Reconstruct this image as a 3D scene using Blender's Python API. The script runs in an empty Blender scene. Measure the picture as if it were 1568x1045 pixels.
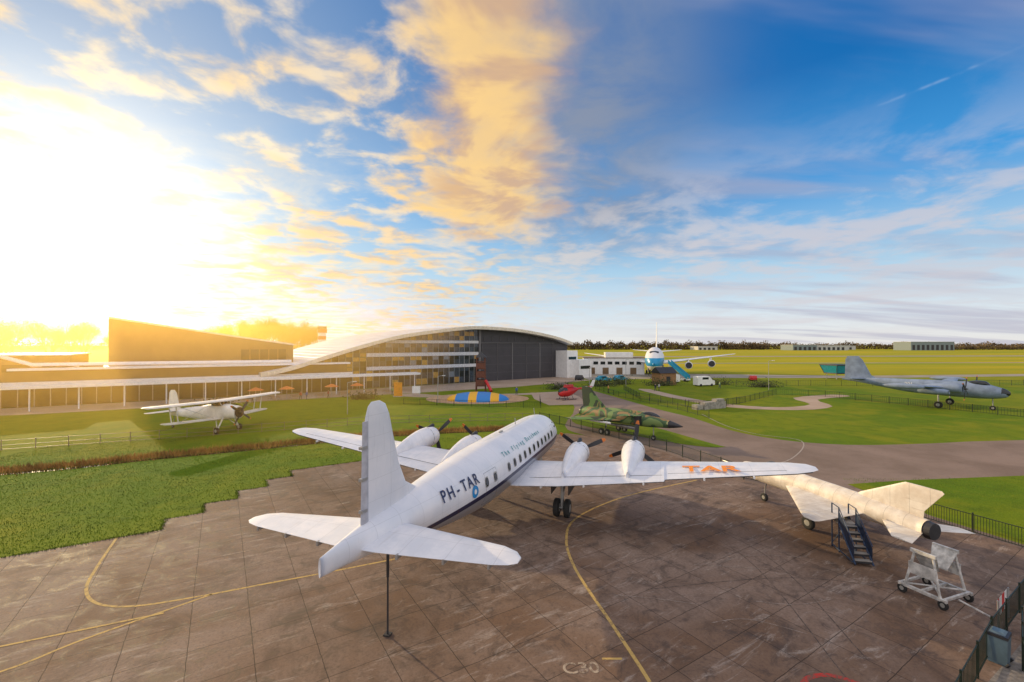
import bpy, math, random
from mathutils import Vector, Matrix
random.seed(7)
S=bpy.context.scene; C=S.collection
R=math.radians
# ---------------------------------------------------------------- materials
def nn(nt,t,**k):
    n=nt.nodes.new(t)
    for a,b in k.items(): setattr(n,a,b)
    return n
def setin(nt,sock,v):
    if isinstance(v,bpy.types.NodeSocket): nt.links.new(v,sock)
    else: sock.default_value=v
def mth(nt,op,a,b=None,c=None,clamp=False):
    n=nn(nt,'ShaderNodeMath',operation=op); n.use_clamp=clamp
    setin(nt,n.inputs[0],a)
    if b is not None: setin(nt,n.inputs[1],b)
    if c is not None: setin(nt,n.inputs[2],c)
    return n.outputs[0]
def sstep(nt,v,a,b,lo=0.0,hi=1.0):
    n=nn(nt,'ShaderNodeMapRange'); n.interpolation_type='SMOOTHSTEP'
    setin(nt,n.inputs[0],v); n.inputs[1].default_value=a; n.inputs[2].default_value=b
    n.inputs[3].default_value=lo; n.inputs[4].default_value=hi
    return n.outputs[0]
def cmix(nt,f,a,b,mode='MIX'):
    n=nn(nt,'ShaderNodeMix',data_type='RGBA',blend_type=mode)
    setin(nt,n.inputs[0],f)
    for s,v in ((n.inputs[6],a),(n.inputs[7],b)):
        if isinstance(v,(tuple,list)): s.default_value=(v[0],v[1],v[2],1)
        else: nt.links.new(v,s)
    return n.outputs[2]
def noise(nt,vec,scale,detail=4,rough=.55,dist=0):
    n=nn(nt,'ShaderNodeTexNoise'); n.inputs['Scale'].default_value=scale
    n.inputs['Detail'].default_value=detail; n.inputs['Roughness'].default_value=rough
    n.inputs['Distortion'].default_value=dist
    if vec is not None: nt.links.new(vec,n.inputs['Vector'])
    return n.outputs['Fac']
def ramp(nt,f,stops,interp='LINEAR'):
    n=nn(nt,'ShaderNodeValToRGB'); cr=n.color_ramp; cr.interpolation=interp
    while len(cr.elements)<len(stops): cr.elements.new(.5)
    for e,(p,c) in zip(cr.elements,stops):
        e.position=p; e.color=(c[0],c[1],c[2],1)
    nt.links.new(f,n.inputs[0]); return n.outputs[0]
def newmat(name):
    m=bpy.data.materials.new(name); m.use_nodes=True; nt=m.node_tree
    b=nt.nodes['Principled BSDF']; tc=nn(nt,'ShaderNodeTexCoord')
    return m,nt,b,tc.outputs['Object']
def bumpit(nt,b,h,strength,dist=.05):
    n=nn(nt,'ShaderNodeBump'); n.inputs['Strength'].default_value=strength; n.inputs['Distance'].default_value=dist
    nt.links.new(h,n.inputs['Height']); nt.links.new(n.outputs[0],b.inputs['Normal'])
def M(name,col,rough=.6,metal=0,var=.15,scale=2.5,bump=0,bscale=20,trans=0):
    m,nt,b,co=newmat(name)
    f=noise(nt,co,scale,4,.6)
    f2=sstep(nt,f,.3,.7)
    c=cmix(nt,f2,tuple(x*(1-var) for x in col),tuple(min(1,x*(1+var)) for x in col))
    nt.links.new(c,b.inputs['Base Color']); b.inputs['Metallic'].default_value=metal
    nt.links.new(mth(nt,'MULTIPLY_ADD',f,.25,rough-.12,clamp=True),b.inputs['Roughness'])
    if bump: bumpit(nt,b,noise(nt,co,bscale,3),bump)
    return m
# ---------------------------------------------------------------- mesh helpers
def mk(name,verts,faces,mat,parent=None,smooth=False,loc=None,fmi=None,rot=None):
    me=bpy.data.meshes.new(name); me.from_pydata([tuple(v) for v in verts],[],faces)
    for mm in (mat if isinstance(mat,(list,tuple)) else [mat]): me.materials.append(mm)
    if fmi:
        for p,i in zip(me.polygons,fmi): p.material_index=i
    if smooth: me.polygons.foreach_set('use_smooth',[True]*len(me.polygons))
    me.update(); o=bpy.data.objects.new(name,me); C.objects.link(o)
    if parent: o.parent=parent
    if loc: o.location=loc
    if rot: o.rotation_euler=rot
    return o
def empty(name,loc,rz=0,sc=1):
    e=bpy.data.objects.new(name,None); C.objects.link(e); e.location=loc; e.rotation_euler=(0,0,rz); e.scale=(sc,sc,sc); e.empty_display_size=.5
    return e
class B:
    """accumulates geometry with several materials"""
    def __init__(s,mats): s.v=[];s.f=[];s.m=[];s.mats=mats
    def add(s,vs,fs,mi=0):
        n=len(s.v); s.v+= [tuple(v) for v in vs]; s.f+=[tuple(i+n for i in f) for f in fs]; s.m+=[mi]*len(fs)
    def box(s,c,sz,mi=0,rz=0,taper=1):
        x,y,z=[a/2 for a in sz]; vs=[]
        for k,t in ((-1,1),(1,taper)):
            for i,j in ((-1,-1),(1,-1),(1,1),(-1,1)):
                px,py=i*x*t,j*y*t
                vs.append((c[0]+px*math.cos(rz)-py*math.sin(rz),c[1]+px*math.sin(rz)+py*math.cos(rz),c[2]+k*z))
        s.add(vs,[(3,2,1,0),(4,5,6,7),(0,1,5,4),(1,2,6,5),(2,3,7,6),(3,0,4,7)],mi)
    def rod(s,a,b,r,mi=0,n=8,r2=None):
        a=Vector(a);b=Vector(b);d=(b-a)
        if d.length<1e-6: return
        q=d.to_track_quat('Z','Y'); r2=r if r2 is None else r2; vs=[]
        for p,rr in ((a,r),(b,r2)):
            for i in range(n):
                t=2*math.pi*i/n; vs.append(p+q@Vector((rr*math.cos(t),rr*math.sin(t),0)))
        fs=[(i,(i+1)%n,n+(i+1)%n,n+i) for i in range(n)]+[tuple(range(n-1,-1,-1)),tuple(range(n,2*n))]
        s.add(vs,fs,mi)
    def quad(s,a,b,c,d,mi=0): s.add([a,b,c,d],[(0,1,2,3)],mi)
    def make(s,name,parent=None,smooth=False,loc=None,rot=None):
        return mk(name,s.v,s.f,s.mats,parent,smooth,loc,s.m,rot)
def autosmooth(o,ang=40):
    me=o.data
    me.polygons.foreach_set('use_smooth',[True]*len(me.polygons))
    try: me.set_sharp_from_angle(angle=R(ang))
    except Exception: pass
def interp(tab,x):
    if x<=tab[0][0]: return tab[0][1:]
    for a,b in zip(tab,tab[1:]):
        if x<=b[0]:
            t=(x-a[0])/(b[0]-a[0]); return tuple(p+(q-p)*t for p,q in zip(a[1:],b[1:]))
    return tab[-1][1:]
def catm(tab,n=4):
    out=[]
    for i in range(len(tab)-1):
        p0=tab[max(i-1,0)];p1=tab[i];p2=tab[i+1];p3=tab[min(i+2,len(tab)-1)]
        for k in range(n):
            t=k/n
            out.append(tuple(.5*((2*b)+(-a+c)*t+(2*a-5*b+4*c-d)*t*t+(-a+3*b-3*c+d)*t**3) for a,b,c,d in zip(p0,p1,p2,p3)))
    out.append(tuple(tab[-1])); return out
def fuse(name,st,mat,parent,n=36,sub=4,pw=1.0):
    """stations (t back from nose, zc, rx, rz)"""
    st=catm(st,sub); vs=[];fs=[]
    for t,zc,rx,rz in st:
        rx=max(rx,.01);rz=max(rz,.01)
        for i in range(n):
            a=2*math.pi*i/n; c,s_=math.cos(a),math.sin(a)
            vs.append((rx*math.copysign(abs(c)**pw,c),-t,zc+rz*math.copysign(abs(s_)**pw,s_)))
    for k in range(len(st)-1):
        for i in range(n):
            j=(i+1)%n; fs.append((k*n+i,k*n+j,(k+1)*n+j,(k+1)*n+i))
    fs.append(tuple(range(n))); fs.append(tuple(range(len(vs)-1,len(vs)-n-1,-1)))
    o=mk(name,vs,fs,mat,parent,True); return o
FOIL=[(0,0),(.012,.02),(.05,.042),(.12,.062),(.25,.078),(.4,.076),(.6,.056),(.8,.03),(1,.003),(1,-.003),(.8,-.016),(.6,-.028),(.4,-.038),(.25,-.042),(.12,-.036),(.05,-.026),(.012,-.013)]
def surf(name,secs,mat,parent,vert=False,mirror=False,th=1.0):
    """secs: (spanpos, t_LE, other, chord[,thick]); wing: span=x other=z ; fin: span=z other=x"""
    obs=[]
    for sg in ((1,-1) if mirror else (1,)):
        vs=[];fs=[];n=len(FOIL)
        for s in secs:
            sp,t,o,ch=s[:4]; k=(s[4] if len(s)>4 else 1)*th
            for (cx,cz) in FOIL:
                if vert:
                    vs.append((o+ch*((abs(cz) if cz>=0 else -abs(cz)*1.6))*k*.8,-(t+cx*ch),sp))
                else: vs.append((sg*sp,-(t+cx*ch),o+cz*ch*k))
        for j in range(len(secs)-1):
            for i in range(n):
                a=(j*n+i,j*n+(i+1)%n,(j+1)*n+(i+1)%n,(j+1)*n+i); fs.append(a if sg<0 else a[::-1])
        fs.append(tuple(range(n)) if sg>0 else tuple(range(n))[::-1]); fs.append(tuple(range(len(secs)*n-n,len(secs)*n)))
        o=mk(name+('' if not mirror else ('_right' if sg>0 else '_left')),vs,fs,mat,parent); autosmooth(o,35); obs.append(o)
    return obs
def prop(name,parent,c,r,nb,mats,ang=0,w=.28):
    b=B(mats)
    b.rod((c[0],c[1]-.15,c[2]),(c[0],c[1]+.35,c[2]),.2,0,12,.05)
    for k in range(nb):
        a=ang+2*math.pi*k/nb; d=Vector((math.cos(a),0,math.sin(a))); e=Vector((-math.sin(a),.35,math.cos(a))).normalized()
        pts=[(.1,.3),(.35,.8),(.6,1),(.85,.9),(.97,.5)]
        for (f1,w1),(f2,w2),mi in zip(pts,pts[1:],(0,0,0,1)):
            p=Vector(c)+d*r*f1;q=Vector(c)+d*r*f2
            up=Vector((0,.03,0))
            b.add([p-e*w*w1/2+up,p+e*w*w1/2+up,q+e*w*w2/2+up,q-e*w*w2/2+up,p-e*w*w1/2-up,p+e*w*w1/2-up,q+e*w*w2/2-up,q-e*w*w2/2-up],
                  [(0,1,2,3),(7,6,5,4),(0,4,5,1),(1,5,6,2),(2,6,7,3),(3,7,4,0)],mi)
    return b.make(name,parent)
def wheel(name,parent,c,r,w,mats):
    vs=[];fs=[];n=24; prof=[(-.5,.45),(-.5,.8),(-.38,.97),(-.15,1),(.15,1),(.38,.97),(.5,.8),(.5,.45)]
    for x,rr in prof:
        for i in range(n):
            a=2*math.pi*i/n; vs.append((c[0]+x*w,c[1]+rr*r*math.cos(a),c[2]+rr*r*math.sin(a)))
    for k in range(len(prof)-1):
        for i in range(n): fs.append((k*n+i,k*n+(i+1)%n,(k+1)*n+(i+1)%n,(k+1)*n+i))
    m=[0]*len(fs); fs+= [tuple(range(n)),tuple(range(len(vs)-n,len(vs)))]; m+=[1,1]
    return mk(name,vs,fs,mats,parent,False,fmi=m)
def text(name,body,parent,size,mat,origin,xd,up,ext=.004,align='CENTER',sx=1.0,bold=.012):
    cu=bpy.data.curves.new(name,'FONT'); cu.body=body; cu.size=size; cu.align_x=align; cu.extrude=ext; cu.materials.append(mat); cu.offset=size*bold
    o=bpy.data.objects.new(name,cu); C.objects.link(o); o.parent=parent
    x=Vector(xd).normalized(); u=Vector(up); u=(u-x*u.dot(x)).normalized(); n=x.cross(u)
    m=Matrix((x*sx,u,n)).transposed().to_4x4(); m.translation=Vector(origin); o.matrix_local=m
    return o
# ---------------------------------------------------------------- common materials
mBlack=M('rubber',(.02,.02,.02),.8); mHub=M('wheel_hub',(.35,.35,.33),.5,.3)
mDark=M('dark_metal',(.035,.035,.04),.5,.2); mTip=M('prop_tip',(.6,.16,.02),.5)
mWhiteP=M('white_paint',(.8,.8,.8),.35,0,.06,1.2)
mGlass=M('dark_glass',(.02,.025,.03),.08,0,.3)
mSteel=M('steel',(.4,.4,.4),.4,.6)
WH=[mBlack,mHub]; PR=[mDark,mTip]
# ---------------------------------------------------------------- ground
def groundmat():
    m,nt,b,co=newmat('grass_field')
    n1=noise(nt,co,.035,4,.6); n2=noise(nt,co,.5,5,.7); n3=noise(nt,co,9,2,.8); n5=noise(nt,co,.13,4,.65,.4)
    c=cmix(nt,sstep(nt,n1,.35,.65),(.08,.155,.005),(.16,.195,.005))
    c=cmix(nt,sstep(nt,n2,.42,.75,0,.8),c,(.055,.105,.005))
    c=cmix(nt,sstep(nt,n5,.47,.68,0,.7),c,(.21,.21,.01))
    c=cmix(nt,mth(nt,'MULTIPLY',sstep(nt,n3,.35,.75),.45),c,(.20,.24,.015))
    sx=nn(nt,'ShaderNodeSeparateXYZ'); nt.links.new(co,sx.inputs[0])
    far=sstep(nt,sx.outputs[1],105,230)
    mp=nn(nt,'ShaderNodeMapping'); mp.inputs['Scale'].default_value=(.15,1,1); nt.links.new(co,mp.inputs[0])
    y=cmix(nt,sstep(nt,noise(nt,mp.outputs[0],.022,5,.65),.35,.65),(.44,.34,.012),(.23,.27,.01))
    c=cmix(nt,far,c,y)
    nt.links.new(c,b.inputs['Base Color']); b.inputs['Roughness'].default_value=.95
    b.inputs['Specular IOR Level'].default_value=.1
    bumpit(nt,b,mth(nt,'ADD',n3,mth(nt,'MULTIPLY',n2,1.0)),.35,.1); return m
mG=groundmat()
mk('ground',[(-4000,-200,0),(4000,-200,0),(4000,6000,0),(-4000,6000,0)],[(0,1,2,3)],mG)
ca,sa=math.cos(R(32.5)),math.sin(R(32.5))
def pq(p,q): return (ca*p-sa*q, sa*p+ca*q)
def apronmat():
    m,nt,b,co=newmat('concrete_slabs')
    mp=nn(nt,'ShaderNodeMapping'); mp.inputs['Rotation'].default_value=(0,0,-R(32.5)); nt.links.new(co,mp.inputs[0]); v=mp.outputs[0]
    mp2=nn(nt,'ShaderNodeMapping'); mp2.inputs['Location'].default_value=(1,0,0); nt.links.new(v,mp2.inputs[0])
    br=nn(nt,'ShaderNodeTexBrick'); br.offset=0; br.squash=1
    wob=noise(nt,v,2.2,2,.6)
    ad=nn(nt,'ShaderNodeVectorMath',operation='ADD'); nt.links.new(mp2.outputs[0],ad.inputs[0]); 
    wc=nn(nt,'ShaderNodeCombineXYZ'); w1=mth(nt,'MULTIPLY',mth(nt,'SUBTRACT',wob,.5),.06); nt.links.new(w1,wc.inputs[0]); nt.links.new(w1,wc.inputs[1]); nt.links.new(wc.outputs[0],ad.inputs[1])
    nt.links.new(ad.outputs[0],br.inputs['Vector'])
    for k,x in (('Scale',1),('Brick Width',2),('Row Height',2),('Mortar Size',.017),('Mortar Smooth',.5)): br.inputs[k].default_value=x
    sep=nn(nt,'ShaderNodeSeparateXYZ'); nt.links.new(mp2.outputs[0],sep.inputs[0])
    fx=mth(nt,'FLOOR',mth(nt,'MULTIPLY',sep.outputs[0],.5)); fy=mth(nt,'FLOOR',mth(nt,'MULTIPLY',sep.outputs[1],.5))
    cb=nn(nt,'ShaderNodeCombineXYZ'); nt.links.new(fx,cb.inputs[0]); nt.links.new(fy,cb.inputs[1])
    wn=nn(nt,'ShaderNodeTexWhiteNoise'); nt.links.new(cb.outputs[0],wn.inputs['Vector'])
    n1=noise(nt,v,.11,4,.65,.8); n2=noise(nt,v,.7,7,.75,1.2); n3=noise(nt,v,9,4,.8); n6=noise(nt,v,.28,5,.7,1.5)
    mp3=nn(nt,'ShaderNodeMapping'); mp3.inputs['Scale'].default_value=(.35,1.6,1); mp3.inputs['Rotation'].default_value=(0,0,R(12)); nt.links.new(v,mp3.inputs[0])
    n4=noise(nt,mp3.outputs[0],.9,6,.78,1.2)
    c=cmix(nt,sstep(nt,n1,.38,.6),(.16,.092,.055),(.235,.165,.128))
    c=cmix(nt,mth(nt,'MULTIPLY',wn.outputs['Value'],.25),c,(.34,.245,.19))
    c=cmix(nt,sstep(nt,n6,.47,.66,0,.55),c,(.08,.05,.035))
    c=cmix(nt,sstep(nt,n2,.48,.66,0,.75),c,(.065,.042,.03))
    c=cmix(nt,sstep(nt,n4,.53,.68,0,.65),c,(.40,.33,.28))
    c=cmix(nt,sstep(nt,n3,.42,.72,0,.5),c,(.07,.047,.036))
    c=cmix(nt,mth(nt,'MULTIPLY',br.outputs['Fac'],.85),c,(.024,.016,.011))
    nt.links.new(c,b.inputs['Base Color'])
    b.inputs['Specular IOR Level'].default_value=.3
    nt.links.new(mth(nt,'SUBTRACT',.85,sstep(nt,n2,.45,.7,0,.22)),b.inputs['Roughness'])
    h=mth(nt,'SUBTRACT',mth(nt,'MULTIPLY',n3,.3),br.outputs['Fac'])
    bumpit(nt,b,h,.4,.015); return m
mApron=apronmat()
steps=[(-60,34),(-3,34),(-3,36),(-1,36),(-1,38),(1,38),(1,40),(3,40),(3,42),(5,42),(5,44),(36,44)]
ap=[pq(*s) for s in steps]+[(9.2,55),(15.5,46.8),(18.4,37.3),(19.6,35.3),(26.4,35.3),(26.9,29.3),(28.3,24.4),(33,12),(40,-30),(-60,-30)]
mk('concrete_apron',[(x,y,.014) for x,y in ap],[tuple(range(len(ap)))[::-1]],mApron)
def asph(name,c1,c2):
    m,nt,b,co=newmat(name)
    n1=noise(nt,co,.15,4,.6,.5); n2=noise(nt,co,2,5,.7); n3=noise(nt,co,30,2,.7)
    c=cmix(nt,sstep(nt,n1,.3,.7),c1,c2); c=cmix(nt,sstep(nt,n2,.5,.8,0,.5),c,tuple(x*.6 for x in c1))
    c=cmix(nt,sstep(nt,n3,.5,.8,0,.4),c,tuple(x*1.5 for x in c2))
    nt.links.new(c,b.inputs['Base Color']); b.inputs['Roughness'].default_value=.85; b.inputs['Specular IOR Level'].default_value=.3; bumpit(nt,b,n3,.2,.015); return m
mAs=asph('asphalt',(.17,.12,.09),(.24,.175,.14)); mPath=asph('path_paving',(.34,.25,.18),(.42,.32,.25)); mRunway=asph('runway',(.24,.22,.18),(.32,.28,.24))
def poly(name,pts,z,mat,smooth=0):
    if smooth: pts=catm(list(pts)+[pts[0]],smooth)[:-1]
    A=sum(a[0]*b[1]-b[0]*a[1] for a,b in zip(pts,pts[1:]+pts[:1]))
    if A<0: pts=pts[::-1]
    return mk(name,[(p[0],p[1],z) for p in pts],[tuple(range(len(pts)))],mat)
poly('road',[(14,150),(16.5,111),(19.3,108),(24.5,79),(27.1,68.5),(28,58.6),(31.1,52.6),(36.9,50),(46,50.6),(59.1,52.5),(110,56),(220,70),(220,58),(110,44),(60,39.3),(42.5,37.8),(32.3,36.5),(26.7,35.4),(19,35.2),(15.4,46.7),(8.9,55.2),(7.2,62),(11,80),(12,111),(11,150)],.008,mAs,3)
mLawn=mG
poly('lawn_strip',[(23,48.9),(21,48.8),(17.7,51.3),(14.1,56.2),(8.9,63),(9.5,70),(13,76),(15.3,69.5),(19.0,60.4),(22.2,50.6)],.03,mLawn,3)
poly('lawn_corner',[(26.4,35.9),(32.3,37),(42.5,38.2),(60,39.8),(110,44.4),(110,20),(28.9,24.6),(27.3,29.3)],.02,mLawn)
mBrick=M('grey_paving_bricks',(.2,.175,.155),.85,0,.3,6,.3)
poly('walkway',[(12.6,13.2),(17.7,16.2),(23.3,19.6),(29.5,22.6),(45,30),(45,-30),(8,-30),(8,8)],.019,mBrick)
poly('helicopter_pad',[(4.2,104),(13,104),(14.2,96),(14.0,84),(6.7,82.5),(4.5,92)],.02,mPath)
poly('playground_sand',[(-7+10.5*math.cos(i/24*6.283),93+9*math.sin(i/24*6.283)) for i in range(24)],.024,M('sand',(.42,.27,.15),.95,0,.2,1))
poly('terrace',[(-92,66),(-75,72),(-48,88.5),(-22,103.5),(0,118),(24,140),(18,158),(-50,101),(-95,74)],.016,mPath)
poly('park_path',[(-22,103),(-14,98),(-9,99.5),(3,103),(12,107),(12,104),(4,100),(-8,97),(-14,94),(-26,98)],.012,mPath,2)
poly('park_path',[(34,112),(36,96),(40,84),(47,80),(55,84),(58,94),(70,100),(72,97),(61,91),(57,81),(48,76.5),(38,80),(33,94),(31,112)],.012,mPath,3)
poly('runway',[(60,400),(2500,560),(2500,600),(40,425)],.02,mRunway)
poly('runway',[(60,262),(900,300),(900,311),(40,268)],.02,mRunway)
poly('taxiway',[(24,142),(60,150),(120,150),(260,170),(260,180),(120,160),(60,172),(22,168)],.02,mRunway)
# ---- markings (worn paint)
def worn(name,col,under=(.13,.085,.06),lo=.38,hi=.58):
    m,nt,b,co=newmat(name)
    f=sstep(nt,noise(nt,co,3.5,6,.8,.6),lo,hi)
    nt.links.new(cmix(nt,f,under,col),b.inputs['Base Color']); b.inputs['Roughness'].default_value=.85; return m
mYel=worn('yellow_marking',(.50,.33,.10),lo=.33,hi=.52)
def stripe(name,pts,w,mat,z=.019,n=6):
    pts=catm(pts,n); vs=[];fs=[]
    for i,p in enumerate(pts):
        a=Vector(pts[max(i-1,0)]);b=Vector(pts[min(i+1,len(pts)-1)]);d=(b-a).normalized(); nrm=Vector((-d.y,d.x))
        vs+=[(p[0]+nrm.x*w/2,p[1]+nrm.y*w/2,z),(p[0]-nrm.x*w/2,p[1]-nrm.y*w/2,z)]
    fs=[(2*i,2*i+1,2*i+3,2*i+2) for i in range(len(pts)-1)]
    return mk(name,vs,fs,mat)
stripe('yellow_line_marking',[(-22.5,26.0),(-20.4,22.4),(-19.1,20.5),(-17.6,19.4),(-15.9,19.2),(-13.75,19.9),(-11.5,20.9),(-9,22),(-6,23.4)],.13,mYel)
stripe('yellow_line_marking',[(-20,13.6),(-17.25,15.3),(-16.0,17),(-14.3,18.9),(-13.2,20.1)],.12,mYel)
stripe('yellow_line_marking',[(-22,15),(-18.7,16.6),(-14.25,18.7)],.12,mYel,.0225)
stripe('yellow_line_marking',[(15,37),(10,34.2),(6.6,31.7),(3.95,28.7),(3.07,25.8),(3.1,22.4),(3.97,17.75),(4.5,14.8),(5,11)],.14,mYel)
stripe('yellow_line_marking',[(-7,33),(-9,36),(-11,41)],.12,mYel)
stripe('red_curve_marking',[(9.2,14.6),(9.8,15.1),(10.6,15.2),(11.3,14.8)],.18,worn('red_paint',(.5,.03,.02)))
stripe('white_line_marking',[(30,72),(29,62),(30,56),(33,52),(27,44),(21,40)],.12,M('faded_white',(.35,.3,.26),.9))
mSkid=worn('tyre_rubber_marks',(.05,.035,.028),(.17,.12,.09),.35,.6)
for i,(a,b_,c_) in enumerate([((9,31),(12,24),(11,15)),((10,31.5),(13.2,24),(12.4,16)),((20,19),(14,21.5),(6,20.5))]):
    stripe('tyre_mark',[a,b_,c_],.045,mSkid,.0175+.001*i)
mPale=worn('scrape_marks',(.36,.29,.24),(.17,.12,.09),.4,.6)
for i in range(5):
    x=random.uniform(4,16);y=random.uniform(17,24); stripe('scrape_mark',[(x,y),(x+1.6,y+random.uniform(-.3,.5)),(x+3.4,y+random.uniform(-.9,1.2))],.035,mPale,.0235+.001*i)
e=empty('stand_number_marking',(0,0,0))
text('digits','C30',e,.75,worn('faded_number',(.42,.33,.24)),(2.35,15.3,.02),(1,.05,0),(0,1,0),.001)
e2=B([mYel]); e2.box((3.5,16.0,.019),(.7,.1,.004)); e2.make('dash',e)
# ---- grass tufts
def inside_lawn(x,y):
    p=ca*x+sa*y;q=-sa*x+ca*y
    lim=34 if p<-3 else 36 if p<-1 else 38 if p<1 else 40 if p<3 else 42 if p<5 else 44
    return q>lim-.02
mTuft=M('grass_blades',(.13,.18,.01),.9,0,.5,.35)
vs=[];fs=[]
def blade(x,y,h,w):
    a=random.random()*6.28; n=len(vs); l=h*.5
    vs.extend([(x-w*math.cos(a),y-w*math.sin(a),.0),(x+w*math.cos(a),y+w*math.sin(a),.0),(x+random.uniform(-l,l),y+random.uniform(-l,l),h)]); fs.append((n,n+1,n+2))
k=0
while k<42000:
    x=random.uniform(-50,2);y=24+30*random.random()**1.3
    if inside_lawn(x,y) and abs(x)/y<1.25 : blade(x,y,random.uniform(.03,.08),random.uniform(.012,.03)); k+=1
for k in range(9000):
    x=random.uniform(27,44);y=random.uniform(25,37.5)
    if y>24.8+(0 if x>28.5 else 5): blade(x,y,random.uniform(.03,.08),random.uniform(.012,.03))
for (a,b) in zip(steps,steps[1:]):
    L=abs(a[0]-b[0])+abs(a[1]-b[1])
    for k in range(int(min(L,31)*45)):
        t=random.random()
        if a[0]==-60: t=1-t*.5
        x,y=pq(a[0]+(b[0]-a[0])*t+random.gauss(0,.06),a[1]+(b[1]-a[1])*t+random.gauss(0,.07)); blade(x,y,random.uniform(.05,.14),.03)
mk('grass',vs,fs,mTuft)
# ---- ditch with reeds
vs=[];fs=[]
dl=[(-70,32),(-44.4,39.5),(-35,44.8),(-24.9,50.4),(-17.6,54.8),(-8,58),(2,60)]
dc=catm(dl,10)
def along(pts,t):
    L=[0]
    for a,b in zip(pts,pts[1:]): L.append(L[-1]+math.dist(a,b))
    d=t*L[-1]
    for i in range(len(pts)-1):
        if d<=L[i+1]: 
            u=(d-L[i])/(L[i+1]-L[i]); return tuple(p+(q-p)*u for p,q in zip(pts[i],pts[i+1]))
    return pts[-1]
for k in range(17000):
    x,y=along(dc,random.random()); o=random.gauss(0,.6); blade(x-.5*o,y+.85*o,random.uniform(.1,.6),random.uniform(.02,.05))
mk('reeds',vs,fs,M('dry_reeds',(.36,.19,.05),.9,0,.5,.6))
mW,ntw,bw,cw=newmat('ditch_water'); bw.inputs['Base Color'].default_value=(.03,.025,.02,1); bw.inputs['Roughness'].default_value=.05
bumpit(ntw,bw,noise(ntw,cw,4,3),.1,.02)
stripe('ditch_water',[(p[0]+.7,p[1]-1.0) for p in dl],.7,mW,.012,8)
# ---------------------------------------------------------------- fences
mFence=M('green_black_fence_steel',(.018,.03,.02),.5,.3)
mFenceG=M('fence_steel',(.25,.2,.15),.5,.5)
def fence(name,pts,h=1.2,sp=.12,post=2.5,mat=mFence,r=.009,rails=2):
    b=B([mat])
    for a,c in zip(pts,pts[1:]):
        a=Vector((*a,0));c=Vector((*c,0));L=(c-a).length;d=(c-a)/L;rz=math.atan2(d.y,d.x)
        n=max(1,round(L/post))
        for i in range(n+1):
            p=a+d*(L*i/n); b.box((p.x,p.y,h*.52),(.06,.06,h*1.04),rz=rz)
        zs=[h*.95,h*.12] if rails==2 else [h*.95,h*.5,h*.12]
        for z in zs: b.box(((a.x+c.x)/2,(a.y+c.y)/2,z),(L,.03,.04),rz=rz)
        if sp:
            for i in range(int(L/sp)):
                p=a+d*(sp*(i+.5)); 
                b.box((p.x,p.y,h*.53),(2*r,2*r,h*.82),rz=rz)
    return b.make(name)
fence('bar_fence',[(4,66),(7.8,61),(15.9,46.9),(18.9,37.2),(20.6,35.2)],1.2,.14)
fence('bar_fence',[(25.9,28.8),(27.6,24.2),(30,17)],1.2,.13)
fence('bar_fence',[(11.6,12.4),(17.2,16.4),(22.6,19.9),(28.3,23.3)],1.2,.17,2.2,r=.009)
fence('bar_fence',[(15.6,13.5),(17.2,15.4),(19.2,17.2)],1.1,.16,1.6,r=.009)
fence('wire_fence',[(-62,44),(-53,47.3),(-36,55),(-20,62.8),(-6,65.2),(4,66)],1.1,0,2.6,mFenceG,rails=3)
fence('park_fence',[(27,110),(25.7,92),(31.8,77.4),(44,86),(58,100),(66,96),(77,68.5),(90,60)],1.3,.35,3,r=.012)
fence('park_fence',[(31,80),(36,79),(44,86)],1.3,.3,3)
fence('park_fence',[(20.5,112),(22.5,96),(28,77),(29.4,68)],1.1,.3,3)
fence('park_fence',[(-20,84),(-4,80),(5,79),(5.5,90)],1.1,.3,3)
fence('park_fence',[(58,118),(80,122),(110,118),(150,125)],1.5,.5,4)
b=B([M('red_sign',(.55,.03,.03),.6),mWhiteP,mSteel])
for i in range(4):
    b.quad((18.6+.35*i,17.55+.23*i,.45),(18.95+.35*i,17.78+.23*i,.45),(18.95+.35*i,17.78+.23*i,1.15),(18.6+.35*i,17.55+.23*i,1.15),i%2)
b.rod((18.6,17.5,0),(18.6,17.5,1.2),.03,2); b.rod((20,18.42,0),(20,18.42,1.2),.03,2); b.make('red_white_barrier_board')
b=B([M('bin_blue_grey',(.08,.13,.17),.5),mDark]); b.box((0,0,.45),(.55,.5,.9),0,0,1.08); b.box((0,0,.95),(.62,.56,.1),1); b.box((0,0,1.03),(.45,.4,.06),0,0,.7)
for s in (-.25,.25): b.rod((s,-.22,0),(s,-.3,.12),.05,1)
b.make('litter_bin',loc=(16.9,15.9,.03),rot=(0,0,.6))
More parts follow.
